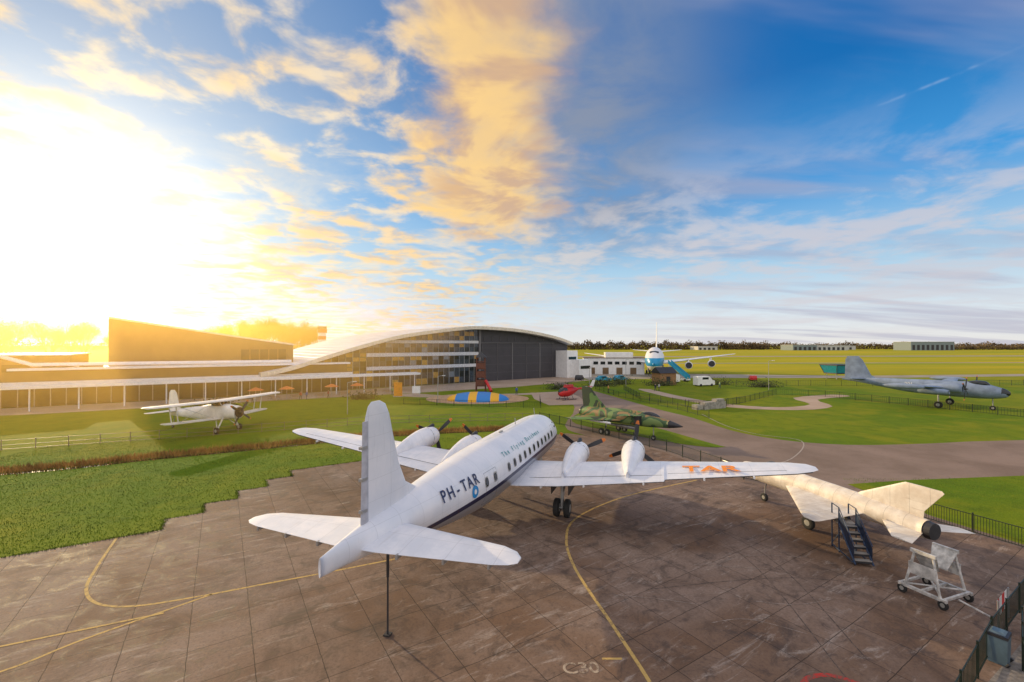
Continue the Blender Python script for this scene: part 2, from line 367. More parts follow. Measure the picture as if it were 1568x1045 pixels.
# ---------------------------------------------------------------- aircraft 1 : four-engine airliner
TH=math.atan2(.319,.948)
dc=empty('propeller_airliner',(3.27,41.0,0),-TH)
def airlinerpaint():
    m,nt,b,co=newmat('airliner_paint')
    sx=nn(nt,'ShaderNodeSeparateXYZ'); nt.links.new(co,sx.inputs[0]); z=sx.outputs[2]; y=sx.outputs[1]
    n=noise(nt,co,.7,5,.6)
    w=cmix(nt,sstep(nt,n,.35,.7),(.72,.74,.80),(.82,.82,.86))
    mp=nn(nt,'ShaderNodeMapping'); mp.inputs['Scale'].default_value=(6,6,.8); nt.links.new(co,mp.inputs[0])
    w=cmix(nt,sstep(nt,noise(nt,mp.outputs[0],.9,4,.7),.55,.8,0,.35),w,(.5,.5,.53))
    fr=mth(nt,'FRACT',mth(nt,'MULTIPLY',y,.8)); ln=mth(nt,'LESS_THAN',fr,.014)
    w=cmix(nt,mth(nt,'MULTIPLY',ln,.4),w,(.4,.4,.42))
    lz=mth(nt,'LESS_THAN',mth(nt,'FRACT',mth(nt,'MULTIPLY',z,1.3)),.02)
    w=cmix(nt,mth(nt,'MULTIPLY',lz,.3),w,(.4,.4,.42))
    metal=mth(nt,'LESS_THAN',z,3.42)
    c=cmix(nt,metal,w,(.40,.41,.45))
    s=mth(nt,'MULTIPLY',mth(nt,'LESS_THAN',mth(nt,'ABSOLUTE',mth(nt,'SUBTRACT',z,3.47)),.12),mth(nt,'GREATER_THAN',y,-24.5))
    c=cmix(nt,s,c,(.008,.012,.06))
    nt.links.new(c,b.inputs['Base Color']); b.inputs['Roughness'].default_value=.3
    nt.links.new(mth(nt,'MULTIPLY',metal,.5),b.inputs['Metallic'])
    return m
mAir=airlinerpaint(); 
def wingpaint():
    m,nt,b,co=newmat('wing_paint')
    sx=nn(nt,'ShaderNodeSeparateXYZ'); nt.links.new(co,sx.inputs[0])
    n=noise(nt,co,1.2,5,.65)
    c=cmix(nt,sstep(nt,n,.35,.7),(.68,.7,.76),(.8,.8,.84))
    mp=nn(nt,'ShaderNodeMapping'); mp.inputs['Scale'].default_value=(5,.6,1); nt.links.new(co,mp.inputs[0])
    c=cmix(nt,sstep(nt,noise(nt,mp.outputs[0],1,4,.7),.55,.8,0,.4),c,(.5,.49,.5))
    l1=mth(nt,'LESS_THAN',mth(nt,'FRACT',mth(nt,'MULTIPLY',sx.outputs[0],.62)),.016)
    l2=mth(nt,'LESS_THAN',mth(nt,'FRACT',mth(nt,'MULTIPLY',sx.outputs[1],.7)),.014)
    c=cmix(nt,mth(nt,'MULTIPLY',mth(nt,'MAXIMUM',l1,l2),.3),c,(.35,.35,.38))
    nt.links.new(c,b.inputs['Base Color']); b.inputs['Roughness'].default_value=.35; return m
mWing=wingpaint()
DST=[(0,3.15,.04,.04),(.25,3.17,.5,.5),(.9,3.28,.95,.98),(2,3.45,1.25,1.32),(3.2,3.62,1.45,1.55),(5,3.7,1.58,1.66),(8,3.72,1.62,1.68),(13,3.72,1.62,1.68),(17,3.76,1.56,1.6),(20,3.86,1.32,1.38),(23,4.02,.95,1.04),(25.3,4.14,.58,.72),(27,4.2,.3,.5),(28.6,4.2,.05,.3)]
fuse('fuselage',DST,mAir,dc,48,5)
DS5=catm(DST,5)
def fx(t,z):
    zc,rx,rz=interp(DS5,t); k=(z-zc)/rz
    k=max(-.99,min(.99,k)); return rx*math.sqrt(1-k*k), k
b=B([mGlass,mSteel])
for sg in (1,-1):
    t=5.2
    while t<19.2:
        if not(15.4<t<16.6):
            z0,z1=3.86,4.26
            for mi,g,o in ((1,.06,.012),(0,0,.022)):
                pts=[]
                for i in range(12):
                    a=2*math.pi*i/12; cc=math.copysign(abs(math.cos(a))**.6,math.cos(a)); ss=math.copysign(abs(math.sin(a))**.6,math.sin(a))
                    z=(z0+z1)/2+ss*(.2+g); x,_=fx(t,z); pts.append((sg*(x+o),-t+cc*(.17+g),z))
                b.add(pts,[tuple(range(12)) if sg>0 else tuple(range(12))[::-1]],mi)
        t+=1.02
    for t in (2.1,2.75,3.4):
        pts=[]
        for tt,z in ((t-.26,4.25),(t+.26,4.25),(t+.26,4.7),(t-.26,4.62)):
            x,_=fx(tt,z); pts.append((sg*(x+.015),-tt,z))
        b.add(pts,[(0,1,2,3)],0)
b.make('cabin_windows',dc)
mLine=M('panel_line',(.12,.13,.15),.6)
b=B([mLine])
for sg in (1,-1):
    for t0,t1,z0,z1 in ((17.2,18.6,2.9,4.5),(4.3,5.0,3.0,4.6)):
        for (ta,za,tb,zb) in ((t0,z0,t0,z1),(t1,z0,t1,z1),(t0,z1,t1,z1),(t0,z0,t1,z0)):
            for i in range(6):
                u,v=i/6,(i+1)/6; p=(ta+(tb-ta)*u,za+(zb-za)*u);q=(ta+(tb-ta)*v,za+(zb-za)*v)
                b.rod((sg*(fx(*p)[0]+.002),-p[0],p[1]),(sg*(fx(*q)[0]+.002),-q[0],q[1]),.008,0,4)
b.make('door_outlines',dc)
mNavy=M('navy_lettering',(.02,.03,.1),.5); mTeal=M('teal_lettering',(.05,.3,.32),.5); mOr=M('orange_lettering',(.85,.26,.005),.5,0,.05); mBlue=M('blue_badge',(.01,.25,.6),.4)
def sidetext(name,body,t0,z,size,mat,step,sx=1,bold=.012):
    for i,ch in enumerate(body):
        if ch==' ': continue
        t=t0-i*step; zc_=z+size*.35; x,k=fx(t,zc_); ph=math.asin(k); h=size*.35
        x2=fx(t-.25,zc_)[0]; x1=fx(t+.25,zc_)[0]
        nx,nz=math.cos(ph),math.sin(ph)
        text(name,ch,dc,size,mat,(x+.035*nx+nz*h,-t,zc_+.035*nz-nx*h),(x2-x1,.5,0),(-nz,0,nx),.003,'CENTER',sx,bold)
sidetext('registration_letter','PH-TAR',22.3,4.22,.75,mNavy,.56,.95,.012)
sidetext('title_letter','The Flying Dutchman',15.6,4.62,.42,mTeal,.4,.95)
b=B([mBlue,mWhiteP])
for r,mi,o in ((.3,0,.02),(.12,1,.028)):
    pts=[]
    for i in range(16):
        a=2*math.pi*i/16; t=19.75+r*math.cos(a); z=3.95+r*math.sin(a); pts.append((fx(t,z)[0]+o,-t,z))
    b.add(pts,[tuple(range(16))[::-1]],mi)
b.make('badge',dc)
WS=[(0,8.5,2.55,5.6),(1.6,8.5,2.58,5.5),(4,8.7,2.75,5.15),(9.9,9.2,3.42,4.1),(9.95,9.2,3.43,3.7),(16.6,10.0,4.15,2.15),(17.4,10.35,4.24,1.5),(17.75,10.8,4.27,.7,.8)]
surf('wing',WS,mWing,dc,mirror=True)
W4=[w[:4] for w in WS]
b=B([mDark,mWhiteP])
for sg in (1,-1):
    for a,c in zip(WS[1:-2],WS[2:-1]):
        b.rod((sg*a[0],-(a[1]+a[3]*.985),a[2]-.03),(sg*c[0],-(c[1]+c[3]*.985),c[2]-.03),.035,0,5)
    for x in (3,5.5,8.8,12,14.5):
        LE,z,ch=interp(W4,x); b.box((sg*x,-(LE+ch*.93),z-.08),(.09,.7,.12),1)
    for xa,xb in ((2.0,9.8),(10.1,16.2)):
        L1,z1,c1=interp(W4,xa);L2,z2,c2=interp(W4,xb)
        b.rod((sg*xa,-(L1+c1*.79),z1+c1*.0305),(sg*xb,-(L2+c2*.79),z2+c2*.0305),.012,0,4)
b.make('wing_trim',dc)
def wtop(x,frac=.3):
    LE,z,ch=interp(W4,x); return z+ch*.079,LE,ch
za,_,_=wtop(10.8);zb,_,_=wtop(14)
text('wing_letters','TAR',dc,1.45,mOr,(12.4,-(12.1),wtop(12.2)[0]-.02),(3.2,0,zb-za),(0,1,.05),.004,'CENTER',1.1,.015)
surf('tailplane',[(0,24.5,4.1,2.5),(.8,24.55,4.08,2.4),(4.8,25.2,4.1,1.35),(5.3,25.45,4.1,.95),(5.55,25.8,4.1,.4)],mWing,dc,mirror=True)
surf('fin',[(4.3,22.0,0,4.5,.6),(5.0,22.9,0,3.5,.75),(5.5,23.8,0,2.65),(6.4,24.3,0,2.15),(7.6,24.7,0,1.75),(8.4,24.95,0,1.45),(8.8,25.2,0,1.05),(8.95,25.55,0,.5)],mAir,dc,vert=True,th=.9)
surf('rudder',[(4.75,26.22,0,.42,2.4),(8.3,26.25,0,.3,2.4)],M('rudder_grey',(.45,.45,.5),.5),dc,vert=True)
b=B([mSteel,mDark])
for sg in (1,-1):
    for x in (1.6,3.2,4.7): b.box((sg*x,-26.95+.12*x,4.02),(.07,.35,.16))
    b.rod((sg*.9,-26.25,4.165),(sg*4.8,-26.1,4.15),.01,1,4)
for z in (5.2,6.3,7.4): b.box((0,-26.5,z),(.16,.3,.1))
b.rod((0,-4.5,5.3),(0,-4.8,5.9),.03); b.rod((0,-9.5,5.38),(0,-9.6,5.85),.03);b.box((0,-12.5,5.42),(.12,.5,.12))
b.rod((0,-25,3.5),(0,-25,.05),.035,1,8); b.rod((0,-25,3.6),(0,-25,2.2),.055,1,8); b.box((0,-25,.04),(.25,.25,.06),1)
b.make('tail_support_and_antennas',dc)
for sg in (1,-1):
    for x in (4.1,7.9):
        z,LE,ch=wtop(x); z0=z+.12
        o=fuse('nacelle',[(0,0,.42,.42),(.1,0,.6,.6),(.5,0,.74,.76),(1.2,0,.76,.8),(2.2,-.02,.7,.78),(3.5,-.1,.55,.68),(4.8,-.2,.35,.5),(6,-.3,.1,.25)],mWing,dc,24,3); o.location=(sg*x,-6.75,z0)
        bb=B([mDark]); bb.rod((sg*x,-6.78,z0),(sg*x,-6.68,z0),.5,0,20); bb.rod((sg*x+.0,-8.0,z0+.62),(sg*x,-6.9,z0+.8),.16,0,8)
        for k in range(14):
            a=k/14*6.283; bb.rod((sg*x+.765*math.cos(a),-8.05,z0+.8*math.sin(a)),(sg*x+.765*math.cos(a+.45),-8.05,z0+.8*math.sin(a+.45)),.014,0,4)
        bb.make('cowl_opening',dc)
        prop('propeller',dc,(sg*x,-6.35,z0),2.0,3,PR,{(1,4.1):.45,(1,7.9):1.45,(-1,4.1):.3,(-1,7.9):.75}[(sg,x)],.32)
    b=B([mSteel,mDark]); x=3.7
    b.rod((sg*x,-11.0,2.8),(sg*x,-11.2,.55),.12,0,10); b.rod((sg*x,-9.8,2.6),(sg*x,-11.1,.9),.06,0); b.rod((sg*(x-.5),-11.2,.56),(sg*(x+.5),-11.2,.56),.09,0)
    b.box((sg*(x-.55),-10.9,2.1),(.05,1.9,1.0),1); b.box((sg*(x+.55),-10.9,2.1),(.05,1.9,1.0),1); b.make('main_gear',dc)
    for dx in (-.34,.34): wheel('main_wheel',dc,(sg*x+dx,-11.2,.57),.57,.36,WH)
b=B([mSteel]); b.rod((0,-2.4,2.3),(0,-2.6,.45),.09,0,10); b.rod((0,-3.6,2.3),(0,-2.6,.7),.05); b.make('nose_gear',dc)
wheel('nose_wheel',dc,(0,-2.6,.45),.45,.3,WH)
# ---------------------------------------------------------------- aircraft 2 : white delta jet
jet=empty('delta_wing_jet',(17.1,34.5,0),R(14.9))
def jetpaint():
    m,nt,b,co=newmat('weathered_cream_paint'); sx=nn(nt,'ShaderNodeSeparateXYZ'); nt.links.new(co,sx.inputs[0])
    c=cmix(nt,sstep(nt,noise(nt,co,1.5,5,.65),.35,.7),(.62,.55,.47),(.78,.73,.66))
    mp=nn(nt,'ShaderNodeMapping'); mp.inputs['Scale'].default_value=(3,.5,3); nt.links.new(co,mp.inputs[0])
    c=cmix(nt,sstep(nt,noise(nt,mp.outputs[0],1.4,6,.75),.55,.75,0,.55),c,(.36,.28,.21))
    l=mth(nt,'LESS_THAN',mth(nt,'FRACT',mth(nt,'MULTIPLY',sx.outputs[1],1.1)),.022); c=cmix(nt,mth(nt,'MULTIPLY',l,.5),c,(.2,.17,.14))
    nt.links.new(c,b.inputs['Base Color']); b.inputs['Roughness'].default_value=.5; return m
mJ=jetpaint()
mJn=M('bare_grey_nose',(.33,.33,.32),.45,.3)
fuse('nose_cone',[(0,1.85,.08,.08),(.5,1.87,.28,.28),(.8,1.88,.38,.38)],mJn,jet,24,3)
JS=[(.75,1.88,.42,.42),(.8,1.88,.5,.5),(1.8,1.9,.56,.58),(3.5,1.95,.62,.66),(6,2,.66,.68),(9,2,.64,.66),(11,1.98,.56,.57),(12.6,1.95,.46,.46)]
fuse('hull',JS,mJ,jet,28,4)
fuse('spine',[(2.0,2.3,.12,.1),(2.6,2.45,.3,.28),(3.3,2.55,.34,.36),(4.2,2.55,.3,.28),(6,2.5,.25,.25),(9,2.48,.2,.22),(11,2.4,.12,.12)],mJ,jet,20,3)
fuse('canopy_glass',[(2.25,2.42,.1,.08),(2.7,2.5,.28,.28),(3.2,2.6,.32,.36),(3.7,2.6,.3,.33),(3.9,2.55,.2,.25)],mGlass,jet,20,3)
b=B([mDark,mSteel]); b.rod((0,-12.62,1.95),(0,-12.9,1.95),.43,0,20,.4); b.rod((0,.2,1.85),(0,1.6,1.85),.035,1)
b.rod((0,-2.7,1.5),(0,-2.5,.3),.05,1)
for sg in (1,-1): b.rod((sg*.7,-7.0,1.7),(sg*1.3,-7.2,.4),.07,1); b.box((sg*.75,-7.0,1.15),(.04,.9,.7),1)
b.make('tailpipe_probe_gear',jet)
wheel('nose_wheel',jet,(0,-2.5,.28),.28,.2,WH)
for sg in (1,-1): wheel('main_wheel',jet,(sg*1.35,-7.2,.4),.4,.24,WH)
surf('wing',[(.4,4.6,1.85,5.3,.45),(3.7,8.9,1.75,1.1,.7),(3.95,9.3,1.75,.6,.6)],mJ,jet,mirror=True)
surf('tailplane',[(.3,10.6,1.85,2.0,.5),(2.1,12.4,1.8,.9,.6)],mJ,jet,mirror=True)
surf('fin',[(2.35,8.7,0,3.7,.5),(2.8,9.3,0,3.15,.5),(3.9,11.4,0,1.9,.5),(4.0,11.6,0,1.6,.4)],mJ,jet,vert=True)
surf('ventral_fin',[(1.0,11.0,0,.9,.5),(1.5,10.2,0,1.9,.5)],mJ,jet,vert=True)
for sg,xd in ((-1,(0,-1,0)),(1,(0,1,0))):
    text('number','423',jet,.62,M('red_number',(.5,.04,.02),.5),(sg*.64,-2.6,1.95),xd,(0,0,1),bold=.02)
mSt=M('dark_blue_steel',(.02,.04,.09),.45,.3)
b=B([mSt,mDark,M('stair_tread',(.3,.28,.26),.6,.3)])
for i in range(6):
    z=.25+i*.24; b.box((0,-.9+i*.27,z),(.75,.27,.05),2); b.box((0,-1.03+i*.27,z-.05),(.75,.02,.1),1)
b.box((0,.9,1.5),(.85,.75,.06),2)
for s in (-.4,.4):
    b.rod((s,-1.1,.1),(s,.5,1.5),.045); b.rod((s,-1.0,1.0),(s,.5,2.35),.025); b.rod((s,.5,2.35),(s,1.25,2.35),.025); b.rod((s,-.4,.6),(s,-.4,1.55),.02)
    b.add([(s,-1.0,.3),(s,.5,1.6),(s,.5,2.2),(s,-1.0,.9)],[(0,1,2,3)],0)
    for y in (.5,1.25): b.rod((s,y,0),(s,y,2.35),.035)
    b.rod((s,-1.1,.12),(s,1.25,.12),.04)
b.rod((-.4,1.25,.2),(.4,1.25,1.4),.02)
b.make('access_stairs',loc=(17.6,23.6,.02),rot=(0,0,-.2))
b=B([M('worn_white_steel',(.5,.49,.47),.5,.1,.35,3),mBlack])
for s in (-1,1):
    for y in (-.7,.7): b.rod((s*.95,y,.35),(s*.8,y*.5,2.0),.055)
    b.box((s*.85,0,2.0),(.12,1.0,.14)); b.box((s*.9,0,1.25),(.06,1.1,.5)); b.box((s*.95,0,.38),(.12,1.9,.12))
    b.add([(s*.78,-.5,1.95),(s*.78,.5,1.95),(s*.3,.35,1.25),(s*.3,-.35,1.25)],[(0,1,2,3)],0)
    b.add([(s*.8,-.5,1.99),(s*.8,.5,1.99),(s*.32,.35,1.29),(s*.32,-.35,1.29)],[(3,2,1,0)],0)
for y in (-.85,0,.85): b.box((0,y,.42),(1.9,.1,.1))
b.rod((-.9,-.7,.45),(.9,.7,.45),.04); b.rod((.9,-.7,.45),(-.9,.7,.45),.04); b.rod((-.6,0,1.25),(.6,0,1.25),.06); b.rod((0,-.9,.3),(0,-2,.15),.04)
e=b.make('engine_trolley',loc=(18.4,19.9,.02),rot=(0,0,.35)); e.scale=(.92,.92,1)
for x in (-.95,.95):
    for y in (-.8,.8): wheel('wheel',e,(x,y,.2),.2,.12,WH)
# ---------------------------------------------------------------- aircraft 3 : camouflaged fighter
mC,nt,bs,co=newmat('camouflage')
vn=noise(nt,co,.42,2,.4,1.0)
nt.links.new(ramp(nt,vn,[(0,(.03,.05,.03)),(.4,(.11,.21,.055)),(.49,(.27,.17,.07)),(.57,(.045,.10,.04)),(.66,(.16,.24,.075))],'CONSTANT'),bs.inputs['Base Color']); bs.inputs['Roughness'].default_value=.6
vig=empty('camouflage_fighter_jet',(18.6,49.6,0),math.atan2(-(18.6-9.2),(49.6-60.5)) )
fuse('radome',[(0,2.05,.04,.04),(.8,2.08,.28,.26),(1.6,2.1,.46,.42)],mDark,vig,24,3)
fuse('hull',[(1.55,2.1,.46,.42),(3,2.18,.62,.62),(4.5,2.2,.8,.75),(6,2.2,1.2,.75),(9,2.2,1.25,.8),(12,2.2,1.0,.85),(14,2.2,.7,.75)],mC,vig,28,4,.85)
fuse('canopy',[(2.6,2.55,.1,.1),(3.2,2.7,.32,.35),(4.2,2.8,.36,.42),(5.2,2.75,.2,.25)],mGlass,vig,20,3)
fuse('spine',[(4.6,2.7,.3,.3),(6,2.85,.35,.35),(9,2.85,.3,.3),(12.5,2.75,.15,.15)],mC,vig,20,3)
b=B([mDark,mSteel,mWhiteP]); b.rod((0,-14,2.2),(0,-14.4,2.2),.6,0,20,.5); b.rod((0,-3.6,1.7),(0,-3.6,.35),.06,1)
for sg in (1,-1):
    b.box((sg*1.0,-5.0,2.3),(.5,.7,.95),0); b.rod((sg*1.5,-9,2),(sg*1.7,-9.2,.4),.08,1)
    b.rod((sg*2.2,-8,1.65),(sg*2.2,-11,1.65),.13,2,10)
b.rod((0,-6,1.1),(0,-10,1.1),.28,1,14,.15)
b.make('intakes_gear_stores',vig)
wheel('nose_wheel',vig,(0,-3.6,.3),.3,.2,WH)
for sg in (1,-1): 
    wheel('main_wheel',vig,(sg*1.75,-8.8,.4),.4,.22,WH); wheel('main_wheel',vig,(sg*1.75,-9.7,.4),.4,.22,WH)
surf('wing',[(.9,6.6,1.95,6.4,.35),(2.6,9.2,1.93,3.9,.4),(4.6,12.0,1.9,1.2,.5)],mC,vig,mirror=True)
surf('canard',[(.9,4.6,2.75,2.6,.45),(2.6,6.3,2.75,.8,.5)],mC,vig,mirror=True)
surf('fin',[(2.7,9.8,0,4.2,.4),(4.0,11.4,0,2.8,.4),(5.5,12.9,0,1.4,.4)],mC,vig,vert=True)
# ---------------------------------------------------------------- aircraft 4 : grey patrol aircraft (right)
mP=M('patrol_grey_blue',(.2,.26,.37),.5,0,.18,1)
def heading(nose,tail): return math.atan2(-(nose[0]-tail[0]),(nose[1]-tail[1]))
pat=empty('twin_engine_patrol_aircraft',(81.5,74.5,0),heading((81.5,74.5),(68,93.5)))
fuse('hull',[(0,2.9,.15,.15),(.4,2.9,.6,.6),(1.5,3.0,.9,1.0),(4,3.2,1.1,1.35),(9,3.3,1.15,1.35),(13,3.4,1.0,1.2),(17,3.7,.65,.85),(20,3.9,.35,.5),(23.5,4.0,.08,.1)],mP,pat,28,4)
fuse('nose_glazing',[(-.05,2.95,.2,.2),(.3,2.95,.56,.56),(.9,3.0,.8,.85)],mGlass,pat,20,3)
fuse('cockpit_canopy',[(2.2,4.1,.2,.1),(2.8,4.35,.6,.45),(4,4.45,.65,.45),(5,4.3,.3,.3)],mGlass,pat,20,3)
surf('wing',[(0,7,3.5,4.0),(4,7.2,3.6,3.7),(13.5,8.6,4.3,1.5),(14,9.1,4.3,.7)],mP,pat,mirror=True)
surf('tailplane',[(0,19.3,4.2,2.8),(4.5,20.4,4.4,1.3)],mP,pat,mirror=True)
surf('fin',[(4.0,17,0,6.0,.4),(5.0,18.6,0,4.4,.5),(8.0,20,0,2.9,.6),(8.7,20.7,0,1.8,.6)],mP,pat,vert=True)
for sg in (1,-1):
    o=fuse('nacelle',[(0,0,.5,.5),(.2,0,.72,.72),(1.2,0,.8,.82),(4,-.1,.6,.7),(6.5,-.2,.1,.2)],mP,pat,20,3); o.location=(sg*3.9,-4.9,3.6)
    prop('propeller',pat,(sg*3.9,-4.6,3.6),2.2,4,PR,.5)
    o=fuse('jet_pod',[(0,0,.35,.35),(1,0,.5,.5),(3,0,.5,.5),(4.2,0,.3,.3)],mP,pat,16,3); o.location=(sg*7,-6,3.1)
    o=fuse('tip_tank',[(0,0,.05,.05),(1,0,.4,.4),(4,0,.4,.4),(5.5,0,.05,.05)],mP,pat,16,3); o.location=(sg*14,-7.5,4.2)
    wheel('main_wheel',pat,(sg*3.9,-8,.6),.6,.4,WH)
    b=B([mSteel]); b.rod((sg*3.9,-8,3.2),(sg*3.9,-8,.6),.12); b.make('gear_leg',pat)
wheel('nose_wheel',pat,(0,-2,.4),.4,.3,WH); b=B([mSteel]); b.rod((0,-2,2.4),(0,-2,.4),.08); b.make('nose_leg',pat)
text('fin_number','201',pat,.8,mWhiteP,(1.19,-12.6,3.5),(0,1,0),(0,0,1))
# ---------------------------------------------------------------- aircraft 5 : biplane (left)
mBi=M('biplane_white',(.74,.7,.64),.5,0,.12,1)
bi=empty('biplane',(-34.0,56.8,0),heading((-34.0,56.8),(-45.5,60.5)))
bs_=[(0,2.55,.7,.7),(.25,2.55,.8,.8),(1.2,2.55,.85,.88),(2.5,2.5,.85,1.05),(5,2.3,.85,1.05),(8,2.1,.5,.65),(11,1.95,.2,.35),(12,1.95,.06,.25)]
fuse('fuselage',bs_,mBi,bi,28,4,.85)
fuse('cockpit_glazing',[(2.1,3.3,.5,.1),(2.7,3.5,.72,.42),(3.6,3.5,.75,.4),(4.2,3.4,.4,.2)],mGlass,bi,20,3)
surf('upper_wing',[(0,1.9,3.9,2.5),(8.4,2.0,4.05,2.3),(8.9,2.4,4.05,1.4)],mBi,bi,mirror=True)
surf('lower_wing',[(.6,2.3,1.7,2.1),(6.4,2.4,1.95,1.9),(6.9,2.7,1.97,1.1)],mBi,bi,mirror=True)
surf('tailplane',[(0,10.3,2.3,1.9),(3.2,10.7,2.35,1.2),(3.5,11,2.35,.6)],mBi,bi,mirror=True)
surf('fin',[(2.1,9.6,0,2.5,.4),(3.2,10.3,0,1.9,.4),(4.6,10.7,0,1.4,.5),(5.0,11.1,0,.7,.5)],mBi,bi,vert=True)
b=B([mBi,mDark,mSteel])
for sg in (1,-1):
    for y in (-2.7,-3.8): b.rod((sg*5.6,y,1.95),(sg*5.9,y,4.0),.06,0)
    b.rod((sg*5.6,-2.7,1.95),(sg*1,-2.7,3.95),.02,2); b.rod((sg*1,-2.7,1.75),(sg*5.9,-2.7,4.0),.02,2)
    b.rod((sg*.7,-1.8,1.9),(sg*1.5,-1.8,.5),.09,0); b.rod((sg*.7,-3.0,1.7),(sg*1.5,-1.8,.5),.06,0)
    b.rod((sg*.6,-2.2,3.4),(sg*.8,-2.3,3.9),.05,0)
b.rod((0,-.02,2.55),(0,.06,2.55),.62,1,20); b.rod((0,-11,1.7),(0,-11.4,.3),.06,2)
b.make('struts',bi)
prop('propeller',bi,(0,.3,2.55),1.8,4,PR,.6)
for sg in (1,-1): wheel('main_wheel',bi,(sg*1.6,-1.8,.42),.42,.26,WH)
wheel('tail_wheel',bi,(0,-11.4,.2),.2,.14,WH)
# ---------------------------------------------------------------- aircraft 6 : jumbo jet far
def jumbo():
    m,nt,b,co=newmat('jumbo_paint'); sx=nn(nt,'ShaderNodeSeparateXYZ'); nt.links.new(co,sx.inputs[0]); z=sx.outputs[2]
    n=noise(nt,co,.3,4)
    c=cmix(nt,n,(.7,.7,.72),(.8,.8,.8))
    bl=mth(nt,'MULTIPLY',mth(nt,'GREATER_THAN',z,4.2),mth(nt,'LESS_THAN',z,6.9))
    c=cmix(nt,bl,c,(.01,.28,.55)); nt.links.new(c,b.inputs['Base Color']); b.inputs['Roughness'].default_value=.35; return m
mJu=jumbo(); ju=empty('jumbo_jet_airliner',(45.2,145,0),heading((44,141),(66,207)),.96)
fuse('hull',[(0,4.9,.3,.3),(1,5.1,1.5,1.6),(3,5.6,2.4,2.7),(6,6.1,3.0,3.6),(9,6.4,3.2,4.1),(20,6.4,3.25,4.0),(28,6.0,3.25,3.5),(45,6.0,3.2,3.3),(58,6.8,1.9,2.2),(66,7.6,.8,1.0),(69,7.9,.2,.3)],mJu,ju,32,4)
fuse('cockpit_windows',[(3.6,8.2,.9,.2),(4.3,8.6,1.4,.45),(5.0,8.9,1.6,.4),(5.6,9.1,1.2,.2)],mGlass,ju,20,3)
surf('wing',[(0,19,4.6,13),(3.2,20,4.7,11.5),(12,28,5.6,6.5),(29.5,42,7.6,2.5),(30.3,43,7.7,1.6)],mWhiteP,ju,mirror=True)
surf('tailplane',[(0,58,8,6.5),(11,66,9,2.2)],mWhiteP,ju,mirror=True)
surf('fin',[(8,53,0,12,.6),(10.5,56.5,0,9,.6),(22,65.5,0,3.8,.6)],mWhiteP,ju,vert=True)
for sg in (1,-1):
    for x,t in ((12,24),(20.5,31)):
        o=fuse('engine',[(0,0,1.15,1.15),(.3,0,1.35,1.35),(2.5,0,1.35,1.35),(4.5,0,.95,.95),(6,0,.5,.5)],mWhiteP,ju,20,3); o.location=(sg*x,-t,3.1+x*.05)
        b=B([mDark,mWhiteP]); b.rod((sg*x,-t-.05,3.1+x*.05),(sg*x,-t+.04,3.1+x*.05),1.1,0,20); b.box((sg*x,-t-5,4.6+x*.05),(.3,5,1.6),1); b.make('intake',ju)
    for y in (-30,-34):
        for dx in (0,1.2): wheel('main_wheel',ju,(sg*(2.2+dx),y,.65),.65,.5,WH)
    b=B([mSteel]); b.rod((sg*2.8,-32,3.5),(sg*2.8,-32,.6),.3); b.box((sg*2.8,-32,.7),(.4,4.2,.3)); b.make('gear',ju)
for dx in (-.5,.5): wheel('nose_wheel',ju,(dx,-8,.6),.6,.4,WH)
b=B([mSteel]); b.rod((0,-8,3),(0,-8,.6),.2); b.make('nose_leg',ju)
mLB=M('light_blue_paint',(.02,.3,.5),.5)
b=B([mLB,mSteel,mBlack,mWhiteP])
for i in range(14): b.box((0,-4+i*.42,.8+i*.33),(1.8,.42,.08),1)
for s in (-.95,.95):
    b.quad((s,-4.2,.6),(s,1.9,5.2),(s,1.9,6.4),(s,-4.2,1.8),0); b.rod((s,1.5,.3),(s,1.5,5),.1,1); b.rod((s,-3,.3),(s,1.5,3),.08,1)
b.box((0,2.6,5.2),(2,1.8,.15),1); b.box((0,-1.5,.6),(2,5.5,.35),3)
for y in (-3.5,.8): b.rod((-1.1,y,.4),(1.1,y,.4),.4,2,14)
b.make('boarding_stairs',loc=(49.5,138,0),rot=(0,0,.75))
# ---------------------------------------------------------------- helicopter
mRed=M('red_paint_gloss',(.5,.015,.015),.35)
he=empty('red_helicopter',(9.2,90,0),heading((9,90),(15,94)))
fuse('cabin',[(0,1.3,.15,.15),(.3,1.35,.55,.55),(1,1.5,.85,.9),(2.3,1.6,.9,1.0),(3.4,1.7,.7,.85),(4.6,1.9,.35,.4),(5,1.95,.22,.25)],mRed,he,24,4)
fuse('windscreen',[(.05,1.55,.2,.2),(.45,1.7,.55,.5),(1.1,1.85,.8,.62),(1.7,1.9,.86,.6)],mGlass,he,20,3)
b=B([mRed,mDark,mWhiteP])
b.rod((0,-4.5,1.95),(0,-9,2.3),.22,0,12,.1); b.box((0,-2.6,2.75),(1.0,2.0,.5),0,0,.8); b.rod((0,-2.4,2.8),(0,-2.4,3.4),.1,1)
b.add([(0.04,-8.3,2.2),(0.04,-9.4,2.3),(0.04,-9.9,3.6),(0.04,-9.2,3.6),(-.04,-8.3,2.2),(-.04,-9.4,2.3),(-.04,-9.9,3.6),(-.04,-9.2,3.6)],[(0,1,2,3),(7,6,5,4),(0,4,5,1),(1,5,6,2),(2,6,7,3),(3,7,4,0)],2)
b.box((0,-8.0,2.25),(2.0,.45,.06),2)
for k in range(4):
    a=.5+k*math.pi/2; b.box((2.4*math.cos(a),-2.4+2.4*math.sin(a),3.42+.003*k),(4.6,.25,.04),1,a)
for sg in (1,-1):
    b.rod((sg*1.0,-.2,.12),(sg*1.0,-3.8,.12),.06,1); 
    for y in (-1,-3): b.rod((sg*1.0,y,.12),(sg*.5,y,.9),.05,1)
